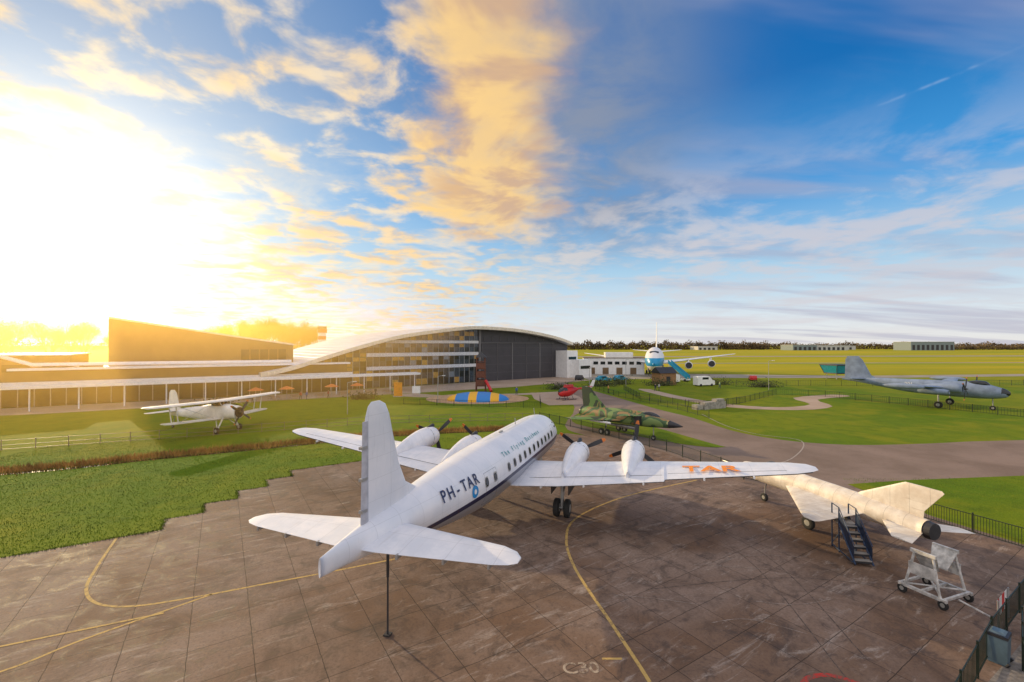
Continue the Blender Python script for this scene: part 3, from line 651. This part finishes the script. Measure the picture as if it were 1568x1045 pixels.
b.rod((.12,-9.2,2.9),(.12,-9.2,3.9),.05,1);b.rod((.12,-9.2,2.9),(.12,-9.2,1.9),.05,1)
b.make('boom_rotor_skids',he)
# ---------------------------------------------------------------- main museum hall
mRoof=M('white_roof_membrane',(.62,.62,.64),.45,.1,.1,.2); mFas=M('cream_fascia',(.75,.68,.55),.5)
mDoor=M('anthracite_doors',(.055,.052,.06),.5,.1,.12,.3); mDoorL=M('door_rib',(.15,.145,.15),.5); mMul=M('window_frame',(.3,.29,.27),.5)
mPane=[mGlass,M('pane_grey',(.05,.065,.085),.1,0,.3),M('pane_light',(.2,.23,.26),.15),M('pane_gold_reflection',(.45,.25,.06),.25)]  # the gold pane colour paints in golden reflections on the glass
mBand=M('white_spandrel',(.62,.63,.65),.5)
hall=empty('museum_hangar_building',(-50.6,99.6,0),math.atan2(.622,.783))
arc=catm([(-3.8,4.9),(2.7,6.3),(9.7,8.5),(18.9,11.2),(29.3,13.7),(45,15.8),(53.9,16.35),(68.8,15.7),(82.9,13.8),(91.3,11.7)],4)
n=len(arc); vs=[];fs=[];fm=[]
for s_,z in arc: vs+=[(s_,-.2,z),(s_,46,z),(s_,46,z-.9),(s_,-.2,z-.9)]
for i in range(n-1):
    a=4*i;c=4*i+4
    fs+=[(a,c,c+1,a+1),(a+1,c+1,c+2,a+2),(a+2,c+2,c+3,a+3),(a+3,c+3,c,a)]; fm+=[0,0,0,1]
fs+=[(0,1,2,3),(4*n-1,4*n-2,4*n-3,4*n-4)]; fm+=[1,1]
mk('roof',vs,fs,[mRoof,mFas],hall,fmi=fm)
b=B([mRoof])
for i in range(1,n-1): b.rod((arc[i][0],0,arc[i][1]+.02),(arc[i][0],45.8,arc[i][1]+.02),.06,0,4)
b.make('roof_seams',hall)
def az(s_): return interp(arc,s_)[0]
b=B([mDoor,mDoorL,mMul,mBand]+mPane)
Y0=2.5; s_=3.0
rows=[(.2,1.6),(1.8,1.6),(3.4,1.0),(4.5,.9),(5.5,1.3),(6.8,1.0),(7.9,.95),(8.95,1.3),(10.25,1.0),(11.35,.8),(12.2,1.3),(13.5,1.3),(14.8,1.2)]
while s_<53.5:
    w=1.7; top=az(s_)-1.0
    for z,h in rows:
        if z>=top-.2: break
        h=min(h,top-z); band=s_>19.5 and z in (4.5,7.9,11.35)
        if band: b.box((s_+w/2,Y0-.06,z+h/2),(w+.002,.22,h),3); continue
        r=random.random()
        if s_<19.5: mi=4+(0 if r<.45 else 3 if r<.75 else 1)
        elif z>9: mi=4+(0 if r<.3 else 1 if r<.6 else 3 if r<.92 else 2)
        else: mi=4+(0 if r<.45 else 1 if r<.8 else 2 if r<.87 else 3)
        b.box((s_+w/2,Y0+.05,z+h/2),(w-.08,.1,h-.05),mi)
    b.box((s_,Y0-.03,top/2),(.09 if int(s_*10)%3 else .16,.2,top),2)
    s_+=w
for i in range(n-1):
    (s0,z0),(s1,z1)=arc[i],arc[i+1]
    b.quad((s0,Y0+.2,0),(s1,Y0+.2,0),(s1,Y0+.2,z1-.9),(s0,Y0+.2,z0-.9),0)
    b.quad((s1,45,0),(s0,45,0),(s0,45,z0-.9),(s1,45,z1-.9),0)
b.quad((91.3,Y0+.2,0),(91.3,45,0),(91.3,45,10.8),(91.3,Y0+.2,10.8),0); b.quad((-3.8,45,0),(-3.8,Y0+.2,0),(-3.8,Y0+.2,4),(-3.8,45,4),0)
x=55.;kk=0
while x<84:
    b.box((x+2.9,Y0-.02,5.6),(5.6,.25,11.2),0); b.box((x,Y0-.1,5.7),(.35 if kk in (2,4) else .1,.3,11.4),1); kk+=1
    for zz in (2.5,5,7.5,10): b.box((x+2.9,Y0-.155,zz),(5.4,.03,.035),1)
    x+=5.8
b.box((69.5,Y0-.15,11.5),(30,.3,.2),1)
for x in range(56,86,3): b.box((x,Y0+.08,12.8),(.07,.1,1.3),1)
b.box((54.2,Y0-.15,7.8),(.7,.5,15.2),1)
b.make('facade',hall)
b=B([mWhiteP,mGlass,mFas]); b.box((88,0,4.5),(5,6,9)); b.box((90.5,-4,3),(6,5,6)); b.box((94,-2,5.2),(5,3,1.2)); b.box((88,-3.03,6.5),(3.6,.08,.9),1);b.box((90.5,-6.53,3.5),(4.6,.08,1),1)
b.rod((49,20,15.8),(49,20,18.6),.07); b.rod((50,20,15.8),(50,20,17.4),.05)
b.make('side_offices_and_masts',hall)
b=B([mWhiteP,mRed,mGlass]); 
for i in range(4): b.box((0,0,12.2+i*1.3),(2.6+(.6 if i==3 else 0),2.6+(.6 if i==3 else 0),1.3),i%2)
b.box((0,0,5.7),(2.2,2.2,11.4),0); b.box((0,0,17.25),(3.0,3.0,.9),2); b.box((0,0,17.85),(3.3,3.3,.3),0)
b.make('checkered_control_tower',loc=(-71,170,0),rot=(0,0,.5))
# ---------------------------------------------------------------- left wing buildings
mClad=M('dark_cladding',(.18,.115,.06),.6,.1,.15,.3,.15,6); mRoofD=M('flat_roof',(.3,.28,.25),.8)
blk=empty('exhibition_hall_building',(-78,88,0),R(38.5))
b=B([mClad,mFas,mGlass,mRoofD,mMul])
prof=[(0,16.3),(21,12.9),(33,11.1)]
for (s0,z0),(s1,z1) in zip(prof,prof[1:]):
    b.quad((s0,0,0),(s1,0,0),(s1,0,z1),(s0,0,z0),0); b.quad((s1,30,0),(s0,30,0),(s0,30,z0),(s1,30,z1),0); b.quad((s0,0,z0),(s1,0,z1),(s1,30,z1),(s0,30,z0),3)
    b.add([(s0,-.1,z0-.25),(s1,-.1,z1-.25),(s1,-.1,z1+.12),(s0,-.1,z0+.12),(s0,.1,z0-.25),(s1,.1,z1-.25),(s1,.1,z1+.12),(s0,.1,z0+.12)],[(0,1,2,3),(7,6,5,4),(3,2,6,7),(0,4,5,1)],1)
b.quad((0,30,0),(0,0,0),(0,0,16.3),(0,30,16.3),0); b.quad((33,0,0),(33,30,0),(33,30,11.1),(33,0,11.1),0)
for i in range(22):
    s0=i*1.5; z=interp(prof,s0)[0]; b.box((s0,-.03,z/2-.2),(.06,.06,z-.4),0)
for i in range(5): b.box((23+i*1.9,-.06,8.6),(1.6,.1,2.6),2)
b.make('walls_roof',blk)
lo=empty('entrance_building',(-86,70.5,0),R(32.5))
b=B([mWhiteP,mGlass,mMul,mRoofD,mClad,mFas])
b.box((-10,16,4.5),(42,14,9),4); b.box((-10,16,9.15),(42.6,14.6,.3),0)
b.box((32,13.5,3.2),(56,11,6.4),4); b.box((32,13.0,6.6),(57,12.6,.4),0)
for i in range(44):
    b.box((-29+i*2.05,6.9,1.9),(1.9,.1,3.3),1); b.box((-30+i*2.05,6.85,2.0),(.12,.2,3.9),2)
b.box((15,6.8,4.2),(92,.3,.5),0)
for i in range(9): b.box((-26+i*5,8.9,6.8),(3.4,.1,1.3),1)
b.box((22,.6,4.1),(106,3.2,.28),0); b.box((22,-1.03,4.0),(106.2,.1,.5),0)
for i in range(18): b.rod((-28+i*6,.0,0),(-28+i*6,.0,4),.11,0)
b.rod((6,9,7.4),(48,9,7.2),.35,0); b.rod((6,9,7.4),(2,9,9),.35,0)
b.make('structure',lo)
mWood=M('bench_wood',(.3,.16,.07),.7)
for i,(x,y) in enumerate([(-44,92.5),(-40,95),(-36,97.5),(-31,100),(-47,90),(-28,102.5),(-51,87)]):
    b=B([mWood,mSteel]); b.box((0,0,.74),(1.8,.8,.06)); 
    for s in (-1,1): b.box((0,s*.75,.45),(1.8,.28,.05)); b.rod((s*.7,-.7,0),(s*.7,.3,.72),.04,1); b.rod((s*.7,.7,0),(s*.7,-.3,.72),.04,1)
    b.make('picnic_table' ,loc=(x,y,.02),rot=(0,0,random.random()))
mUm=M('parasol_fabric',(.55,.13,.03),.8)
for (x,y) in [(-45,91),(-38,96),(-33.5,98.5),(-49.5,88)]:
    b=B([mUm,mSteel]); b.rod((0,0,0),(0,0,2.5),.04,1); b.rod((0,0,2.15),(0,0,2.75),1.5,0,8,.05); b.make('parasol',loc=(x,y,0))
b=B([M('orange_board',(.75,.25,.01),.5),mSteel]); b.box((0,0,1.6),(1.7,.25,2.9)); b.box((0,0,.08),(2,.6,.14),1); b.make('orange_info_sign',loc=(-24,96,0))
b=B([mWhiteP,mSteel]); b.box((0,0,1.3),(1.7,.4,1.5)); b.rod((-.7,0,0),(-.7,0,.6),.05,1); b.rod((.7,0,0),(.7,0,.6),.05,1); b.make('white_info_sign',loc=(-20.6,98,0))
mPi,nt,bs2,co=newmat('bounce_pillow'); sx=nn(nt,'ShaderNodeSeparateXYZ'); nt.links.new(co,sx.inputs[0])
fr=mth(nt,'ADD',mth(nt,'MULTIPLY',sx.outputs[0],.085),.5)
nt.links.new(ramp(nt,fr,[(0,(.75,.4,.02)),(.14,(.03,.2,.55)),(.36,(.75,.4,.02)),(.5,(.03,.2,.55)),(.72,(.75,.4,.02)),(.86,(.03,.2,.55))],'CONSTANT'),bs2.inputs['Base Color']); bs2.inputs['Roughness'].default_value=.6
vs=[];fs=[];N=32;K=8
for k in range(K):
    r=math.cos(k/(K)*math.pi/2); z=math.sin(k/K*math.pi/2)*1.5
    for i in range(N): vs.append((6.2*r*math.cos(i/N*6.2832),4.5*r*math.sin(i/N*6.2832),z))
vs.append((0,0,1.5))
for k in range(K-1):
    for i in range(N): fs.append((k*N+i,k*N+(i+1)%N,(k+1)*N+(i+1)%N,(k+1)*N+i))
for i in range(N): fs.append(((K-1)*N+i,(K-1)*N+(i+1)%N,K*N))
mk('bouncing_pillow',vs,fs,mPi,None,True,loc=(-6.8,91,.03))
mTw=M('tower_brown_wood',(.14,.05,.03),.7)
b=B([mTw,mRed,mDark])
for sx_ in (-1.1,1.1):
    for sy in (-1.1,1.1): b.rod((sx_,sy,0),(sx_*.85,sy*.85,8),.13)
for z in (1.5,3.5,5.5,7): b.box((0,0,z),(2.3,2.3,.15)); 
for z in (2,4,6): b.box((0,-1.02,z),(2.0,.08,1.5),0); b.box((1.02,0,z),(.08,2.0,1.5),0); b.box((-1.02,0,z),(.08,2.0,1.5),0); b.box((0,1.02,z),(2.0,.08,1.5),0)
b.add([(-1.3,-1.3,8),(1.3,-1.3,8),(1.3,1.3,8),(-1.3,1.3,8),(0,0,9.3)],[(0,1,4),(1,2,4),(2,3,4),(3,0,4)],2)
b.rod((1.2,-1,2.6),(2.6,-3.4,.4),.35,1,10)
b.make('playground_tower',loc=(-7.3,107,0))
b=B([M('concrete_blocks',(.3,.28,.25),.9,0,.3,2)]); b.box((0,0,.6),(5,1.2,1.2)); b.box((-3.3,.3,.4),(1.4,1.2,.8)); b.box((1.2,-.1,1.4),(2,1.0,.4)); b.make('concrete_planter',loc=(34.6,78.5,0),rot=(0,0,.45))
cab=B([M('cyan_glass',(.02,.25,.35),.15),mDark,mSteel])
cab.box((0,0,3.2),(4.6,4.6,2.4),0,0,1.35); cab.box((0,0,4.55),(6.6,6.6,.3),1); cab.box((0,0,1.85),(4.8,4.8,.3),1)
for s in (-1,1):
    for t in (-1,1): cab.rod((s*1.8,t*1.8,0),(s*1.8,t*1.8,1.9),.12,2); cab.rod((s*2.33,t*2.33,2.05),(s*3.12,t*3.12,4.4),.08,1)
cab.make('observation_cabin',loc=(104,146,0),rot=(0,0,.2))
def van(name,loc,rz,mat,L=5,H=2.3,W=1.9):
    b=B([mat,mGlass,mBlack]); p=[(-.5,.35),(-.5,H),( .2,H),(.36,H*.62),(.5,H*.55),(.5,.35)]
    if H<1.8: p=[(-.5,.3),(-.5,H*.62),(-.42,H*.68),(-.3,H),(.1,H),(.25,H*.66),(.5,H*.55),(.5,.3)]
    k=len(p); vs=[(x*L,-W/2,z) for x,z in p]+[(x*L,W/2,z) for x,z in p]
    b.add(vs,[(i,(i+1)%k,k+(i+1)%k,k+i) for i in range(k)]+[tuple(range(k))[::-1],tuple(range(k,2*k))])
    for s in (-1,1): b.box((-.05*L,s*(W/2+.01),H*.8),(L*.36,.03,H*.22),1)
    for x in (-.32,.32):
        for s in (-1,1): b.rod((x*L,s*(W/2-.2),.34),(x*L,s*(W/2+.02),.34),.34,2,14)
    return b.make(name,loc=loc,rot=(0,0,rz))
van('white_van',(51,121,0),.3,mWhiteP,5.4,2.6); van('white_van',(46.5,133,0),2,mWhiteP); van('blue_car',(27.5,137,0),.2,mLB,4.4,1.6); van('blue_car',(33,139,0),.5,mLB,4.4,1.6)
van('dark_car',(21,142,0),1.2,mDark,4.4,1.5); van('red_car',(74,140,0),1.2,mRed,4.4,1.5)
b=B([mWhiteP,mGlass,mClad,M('brown_brick',(.25,.13,.07),.8)]); b.box((0,0,3.0),(22,8,6)); b.box((2,-.7,7.1),(10,6,2)); b.box((-14.6,-1,2),(7,6,4),3)
for i in range(8): b.box((-9.2+i*2.6,-4.03,4.2),(1.7,.08,1.1),1); 
for i in range(4): b.box((-8+i*5,-4.03,1.3),(2.2,.08,2.4),2)
b.box((0,0,6.1),(22.5,8.5,.2),2)
b.make('service_building',loc=(38,172,0),rot=(0,0,-.1))
b=B([mClad,mWood,mDark]); b.box((0,0,1.6),(5,4,3.2),1); b.add([(-2.8,-2.4,3.21),(2.8,-2.4,3.21),(2.8,2.4,3.21),(-2.8,2.4,3.21),(-2.8,0,4.8),(2.8,0,4.8)],[(0,1,5,4),(2,3,4,5),(1,2,5),(3,0,4)],2); b.box((0,-2.03,1.2),(1.2,.06,2.2),2)
b.make('wooden_hut',loc=(42,126,0),rot=(0,0,.3))
for (x,y,h) in [(17,100,6),(30,120,7),(-14,86,5),(-26,72,5),(62,110,7)]:
    b=B([mSteel,mWhiteP]); b.rod((0,0,0),(0,0,h),.07,0,8,.045); b.rod((0,0,h),(.9,0,h+.15),.04); b.box((1.1,0,h+.15),(.6,.22,.1),1); b.make('street_lamp',loc=(x,y,0))
mFar=M('distant_cladding',(.2,.25,.27),.8); mFarW=M('distant_white',(.5,.5,.5),.8)
def shed(name,x,y,w,h,mat,d=40):
    b=B([mat,mFarW,mDark]); b.box((0,0,h/2),(w,d,h)); b.box((0,0,h+.3),(w+1,d+1,.6),1)
    for i in range(int(w/9)): b.box((-w/2+5+i*9,-d/2-.1,h*.35),(5,.1,h*.6),2)
    b.make(name,loc=(x,y,0))
shed('distant_hangar',795,880,82,16,mFar); shed('distant_hangar',620,900,60,9,mFarW); shed('distant_hangar',560,890,46,10,mFar); shed('distant_hangar',690,980,70,8,mFarW); shed('distant_hangar',930,1000,60,8,mFarW); shed('distant_hangar',400,950,40,7,mFarW)
# ---------------------------------------------------------------- trees
mBark=M('bark',(.07,.035,.018),.9); mTwig=M('twig_mass',(.13,.055,.015),.9,0,.5,.3)
mLeafG=M('dark_foliage',(.13,.085,.03),.9,0,.5,.05)
def treemesh(seed,H):
    rnd=random.Random(seed); b=B([mBark,mTwig])
    def branch(p,d,L,r,lv):
        q=p+d*L; b.rod(p,q,r,0,5,r*.65)
        if lv==0 or r<.02:
            for i in range(22):
                c=q+Vector((rnd.gauss(0,.75),rnd.gauss(0,.75),rnd.gauss(0,.7)))
                v=Vector((rnd.gauss(0,1),rnd.gauss(0,1),rnd.gauss(.5,1))).normalized(); u=v.orthogonal().normalized(); l=rnd.uniform(.35,.9); w=.04
                b.add([c-u*w,c+u*w,c+v*l],[(0,1,2)],1)
            return
        for k in range(3):
            a=rnd.random()*6.28; sp=rnd.uniform(.3,.75)
            nd=(d+Vector((math.cos(a)*sp,math.sin(a)*sp,rnd.uniform(.0,.3)))).normalized()
            branch(p+d*L*rnd.uniform(.55,1),nd,L*rnd.uniform(.6,.82),r*.6,lv-1)
    branch(Vector((0,0,0)),Vector((0,0,1)),H*.27,H*.018,5)
    zm=max(v[2] for v in b.v); k=H/zm
    me=bpy.data.meshes.new('bare_tree'); me.from_pydata([(v[0]*k,v[1]*k,v[2]*k) for v in b.v],[],b.f)
    for m_ in b.mats: me.materials.append(m_)
    me.polygons.foreach_set('material_index',b.m); me.update(); return me
protos=[treemesh(i,20) for i in range(4)]
grove=empty('distant_tree_row',(0,0,0))
def plant(x,y,s):
    o=bpy.data.objects.new('tree',random.choice(protos)); C.objects.link(o); o.parent=grove; o.location=(x,y,-.3); o.rotation_euler=(0,0,random.random()*6.28); o.scale=(s*random.uniform(.65,.85),s*random.uniform(.65,.85),s)
for i in range(15): plant(-142+i*3.5+random.gauss(0,1.0),212+random.uniform(-3,6),random.choice([.98,1.1,1.22,1.3]))
for i in range(4): plant(-172+i*7,212,random.uniform(.9,1.05))
for i in range(20): plant(-330+i*7.6+random.gauss(0,2),212+random.uniform(-12,12),random.uniform(.9,1.35))
vs=[];fs=[];rnd=random.Random(3)
def belt(x0,y0,x1,y1,h,cnt,dens):
    for k in range(cnt):
        t=rnd.random(); hh=h*(.78+.22*math.sin(t*37)*math.sin(t*91+1))*(1 if rnd.random()<.8 else 1.25)
        c=Vector((x0+(x1-x0)*t,y0+(y1-y0)*t+rnd.uniform(-10,10),hh*rnd.random()**.9)); s_=rnd.uniform(.8,2.4)
        u=Vector((rnd.gauss(0,1),rnd.gauss(0,1),rnd.gauss(0,1))).normalized(); v=u.orthogonal().normalized(); n_=len(vs)
        vs.extend([c-u*s_,c+v*s_*.7,c+u*s_,c-v*s_*.7]); fs.append((n_,n_+1,n_+2,n_+3))
belt(60,1000,560,1000,18,12000,1); belt(500,1080,1900,1100,16,22000,1); belt(-1500,900,80,1000,18,9000,1); belt(820,960,1700,1000,11,9000,1)
mk('horizon_tree_belt',vs,fs,mLeafG)
vs=[];fs=[]
for (hx,hy,hl,hh) in [(24,120,5,1.8),(30,126,4,2.2),(56,125,6,2),(12,112,4,1.5),(-30,92,3,1.2),(-52,80,4,1.2),(65,118,5,1.6),(40,122,5,1.8)]:
    for k in range(700):
        c=Vector((hx+rnd.gauss(0,hl*.4),hy+rnd.gauss(0,.8),abs(rnd.gauss(0,.45))*hh)); u=Vector((rnd.gauss(0,1),rnd.gauss(0,1),rnd.gauss(0,1))).normalized(); v=u.orthogonal().normalized(); n_=len(vs); s_=.16
        vs.extend([c-u*s_,c+v*s_,c+u*s_,c-v*s_]); fs.append((n_,n_+1,n_+2,n_+3))
mk('shrubs',vs,fs,M('shrub_foliage',(.06,.07,.02),.9,0,.5,.5))
# ---------------------------------------------------------------- people
def person(loc,rz,shirt,pants,seed):
    rnd=random.Random(seed); m,nt,b,co=newmat('clothes'); sx=nn(nt,'ShaderNodeSeparateXYZ'); nt.links.new(co,sx.inputs[0])
    z=mth(nt,'MULTIPLY',sx.outputs[2],.5)
    nt.links.new(ramp(nt,z,[(0,(.02,.02,.02)),(.04,pants),(.46,shirt),(.745,(.5,.3,.2)),(.84,(.06,.035,.02))],'CONSTANT'),b.inputs['Base Color'])
    w=rnd.uniform(.1,.3)
    V=[(0,0,.95),(0,0,1.2),(0,0,1.42),(0,0,1.53),(0,.02,1.66),(.1,w*.5,.5),(.11,w,.06),(.11,w+.14,.03),(-.1,-w*.5,.5),(-.11,-w,.06),(-.11,-w+.14,.03),(.2,0,1.38),(.25,-.03,1.1),(.24,.08,.86),(-.2,0,1.38),(-.25,.03,1.1),(-.24,.12,.88),(.1,0,.9),(-.1,0,.9)]
    E=[(0,1),(1,2),(2,3),(3,4),(0,17),(17,5),(5,6),(6,7),(0,18),(18,8),(8,9),(9,10),(2,11),(11,12),(12,13),(2,14),(14,15),(15,16)]
    rad=[.15,.15,.15,.06,.11,.075,.05,.04,.075,.05,.04,.065,.05,.04,.065,.05,.04,.1,.1]
    me=bpy.data.meshes.new('person'); me.from_pydata(V,E,[]); me.materials.append(m); o=bpy.data.objects.new('person',me); C.objects.link(o)
    o.modifiers.new('s','SKIN'); 
    for i,r in enumerate(rad): me.skin_vertices[0].data[i].radius=(r,r)
    me.skin_vertices[0].data[0].use_root=True
    o.modifiers.new('ss','SUBSURF').levels=1; o.location=loc; o.rotation_euler=(0,0,rz)
cols=[(.4,.05,.04),(.05,.1,.3),(.5,.25,.05),(.03,.03,.04),(.4,.4,.4),(.1,.25,.12)]
for i,(x,y) in enumerate([(-42,90.5),(-41,91),(-34,95),(-29.5,98.5),(-49,86),(-26,99),(-37.5,93),(1,100),(22,104),(34,108),(35,108.4),(52,114)]):
    person((x,y,.02),i*1.3,cols[i%6],(.03,.04,.08) if i%2 else (.08,.06,.05),i)
# ---------------------------------------------------------------- light & sky
SAZ=R(-46); SEL=R(14.5)
sd=Vector((math.sin(SAZ)*math.cos(SEL),math.cos(SAZ)*math.cos(SEL),math.sin(SEL)))
l=bpy.data.lights.new('sun','SUN'); l.energy=4.6; l.angle=R(.6); l.color=(1,.71,.36)
lo_=bpy.data.objects.new('sun',l); C.objects.link(lo_); lo_.rotation_euler=sd.to_track_quat('Z','Y').to_euler()
W=bpy.data.worlds.new('World'); S.world=W; W.use_nodes=True; nt=W.node_tree
bg=nt.nodes['Background']
tc=nn(nt,'ShaderNodeTexCoord'); G=tc.outputs['Generated']
nrm=nn(nt,'ShaderNodeVectorMath',operation='NORMALIZE'); nt.links.new(G,nrm.inputs[0]); D=nrm.outputs[0]
sx=nn(nt,'ShaderNodeSeparateXYZ'); nt.links.new(D,sx.inputs[0]); X,Y,Z=sx.outputs
azi=mth(nt,'ARCTAN2',X,Y); el=mth(nt,'ARCSINE',Z)
sky=nn(nt,'ShaderNodeTexSky',sky_type='NISHITA'); sky.sun_disc=False; sky.sun_elevation=SEL; sky.sun_rotation=SAZ; sky.dust_density=1.5
nis=cmix(nt,1.0,sky.outputs[0],(.09,.09,.09),'MULTIPLY')
base=ramp(nt,mth(nt,'DIVIDE',el,.8),[(0,(.88,.86,.82)),(.06,(.76,.83,.88)),(.19,(.42,.66,.86)),(.37,(.06,.34,.75)),(.6,(.003,.155,.48)),(1,(.001,.10,.38))])
base=cmix(nt,.05,base,nis)
dt=nn(nt,'ShaderNodeVectorMath',operation='DOT_PRODUCT'); nt.links.new(D,dt.inputs[0]); 
gd=Vector((math.sin(R(-44))*math.cos(R(8)),math.cos(R(-44))*math.cos(R(8)),math.sin(R(8)))); dt.inputs[1].default_value=tuple(gd); cg=mth(nt,'MAXIMUM',dt.outputs['Value'],0.0)
base=cmix(nt,mth(nt,'MULTIPLY',mth(nt,'POWER',cg,4.0),.5),base,(.46,.69,.9))
zz=mth(nt,'ADD',mth(nt,'MAXIMUM',Z,0.0),.1)
cb=nn(nt,'ShaderNodeCombineXYZ'); nt.links.new(mth(nt,'DIVIDE',X,zz),cb.inputs[0]); nt.links.new(mth(nt,'DIVIDE',Y,zz),cb.inputs[1]); P=cb.outputs[0]
nA=noise(nt,P,4.6,5,.55,.25); nB=noise(nt,P,.9,4,.55,.5); nC=noise(nt,P,1.7,6,.6,.5)
of=nn(nt,'ShaderNodeVectorMath',operation='ADD'); nt.links.new(P,of.inputs[0]); of.inputs[1].default_value=(-.05,.05,0); nA2=noise(nt,of.outputs[0],4.6,3,.55,.25)
of2=nn(nt,'ShaderNodeVectorMath',operation='ADD'); nt.links.new(P,of2.inputs[0]); of2.inputs[1].default_value=(-.12,.10,0); nC2=noise(nt,of2.outputs[0],1.7,4,.6,.5)
mp=nn(nt,'ShaderNodeMapping'); mp.inputs['Rotation'].default_value=(0,0,R(-55)); mp.inputs['Scale'].default_value=(.3,1.2,1); nt.links.new(P,mp.inputs[0])
nS=noise(nt,mp.outputs[0],1.1,5,.55,.4)
def gauss(v,c,s): 
    d=mth(nt,'DIVIDE',mth(nt,'SUBTRACT',v,c),s); return mth(nt,'EXPONENT',mth(nt,'MULTIPLY',mth(nt,'MULTIPLY',d,d),-1.0))
left=sstep(nt,azi,.15,-.2)
cA=mth(nt,'MULTIPLY',sstep(nt,mth(nt,'ADD',mth(nt,'MULTIPLY',nA,.68),mth(nt,'MULTIPLY',nB,.37)),.47,.62),mth(nt,'MULTIPLY',left,.9))
dazi=mth(nt,'ADD',azi,mth(nt,'MULTIPLY',mth(nt,'SUBTRACT',nC,.5),.4))
big=mth(nt,'MULTIPLY',gauss(dazi,-.05,.17),sstep(nt,el,.16,.3))
cBg=sstep(nt,mth(nt,'ADD',big,mth(nt,'MULTIPLY',mth(nt,'SUBTRACT',nA,.5),.8)),.22,.95)
grey=mth(nt,'MULTIPLY',gauss(dazi,.2,.2),mth(nt,'MULTIPLY',sstep(nt,el,.12,.3),sstep(nt,nC,.34,.6,.4,.95)))
low=mth(nt,'MULTIPLY',gauss(el,.19,.13),sstep(nt,mth(nt,'ADD',mth(nt,'MULTIPLY',nC,.7),mth(nt,'MULTIPLY',nA,.3)),.43,.59,0,.75))
right=mth(nt,'MULTIPLY',sstep(nt,azi,.15,.5),sstep(nt,nS,.45,.65,0,.6))
mpl=nn(nt,'ShaderNodeMapping'); mpl.inputs['Scale'].default_value=(2.2,2.2,26); nt.links.new(D,mpl.inputs[0]); nL=noise(nt,mpl.outputs[0],1.6,4,.55,.2)
hz=mth(nt,'MULTIPLY',gauss(el,.065,.045),sstep(nt,nL,.5,.66,0,.5))
sunw=mth(nt,'POWER',cg,2.5)
ccol=cmix(nt,sunw,(.64,.61,.66),(.98,.85,.62))
shade=sstep(nt,mth(nt,'SUBTRACT',nA,nA2),-.1,.08)
col=cmix(nt,right,base,(.42,.42,.55))
col=cmix(nt,grey,col,(.25,.30,.41))
col=cmix(nt,low,col,ccol)
col=cmix(nt,hz,col,(.68,.60,.62))
shC=sstep(nt,mth(nt,'SUBTRACT',nC,nC2),-.09,.07)
orange=cmix(nt,shC,(.72,.46,.26),(1.0,.66,.26))
cAcol=cmix(nt,sstep(nt,nB,.38,.62),ccol,(.98,.68,.34))
cAcol=cmix(nt,shade,cmix(nt,.5,cAcol,(.40,.44,.55)),cAcol)
col=cmix(nt,cA,col,cAcol)
col=cmix(nt,mth(nt,'MULTIPLY',cBg,.88),col,orange)
cl=mth(nt,'ADD',mth(nt,'MULTIPLY',mth(nt,'SUBTRACT',azi,.628),.14),.382)
ct=mth(nt,'MULTIPLY',gauss(mth(nt,'SUBTRACT',el,cl),0.0,.002),mth(nt,'MULTIPLY',sstep(nt,azi,.58,.85,0,.35),sstep(nt,noise(nt,D,22,2,.6),.45,.55,.1,1)))
col=cmix(nt,ct,col,(.5,.64,.84))
# bright clouds added out of view, overhead and behind the camera, for ambient fill
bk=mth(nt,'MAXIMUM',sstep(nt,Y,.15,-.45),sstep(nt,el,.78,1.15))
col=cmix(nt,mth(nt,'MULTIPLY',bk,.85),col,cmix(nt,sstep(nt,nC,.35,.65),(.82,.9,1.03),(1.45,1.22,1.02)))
def addc(base_,f,c):
    n=nn(nt,'ShaderNodeVectorMath',operation='MULTIPLY_ADD'); n.inputs[0].default_value=c
    cb=nn(nt,'ShaderNodeCombineXYZ'); 
    for i in range(3): nt.links.new(f,cb.inputs[i])
    nt.links.new(cb.outputs[0],n.inputs[1]); nt.links.new(base_,n.inputs[2]); return n.outputs[0]
col=addc(col,mth(nt,'POWER',cg,11.0),(.36,.25,.08)); col=addc(col,mth(nt,'POWER',cg,50.0),(1.1,.85,.5)); col=addc(col,mth(nt,'POWER',cg,500.0),(9,8,5))
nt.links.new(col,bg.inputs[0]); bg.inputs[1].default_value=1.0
# thin low sun haze in the air over the field on the sun side
b=B([]); b.box((-130,112,9),(236,140,18.2)); 
mh=bpy.data.materials.new('haze'); mh.use_nodes=True; hn=mh.node_tree; hn.nodes.clear(); ho=hn.nodes.new('ShaderNodeOutputMaterial'); hv=hn.nodes.new('ShaderNodeVolumeScatter')
hv.inputs['Color'].default_value=(1,.62,.15,1); hv.inputs['Density'].default_value=.0048; hv.inputs['Anisotropy'].default_value=.74; hn.links.new(hv.outputs[0],ho.inputs['Volume'])
b.mats=[mh]; b.make('atmospheric_haze')
# ---------------------------------------------------------------- camera
cam=bpy.data.cameras.new('camera'); cam.lens=16; cam.sensor_width=36; cam.clip_end=9000; cam.clip_start=.1
co_=bpy.data.objects.new('camera',cam); C.objects.link(co_); co_.location=(0,0,11); co_.rotation_euler=(R(90.45),0,0); S.camera=co_
S.view_settings.view_transform='Standard'; S.view_settings.look='None'; S.view_settings.exposure=0
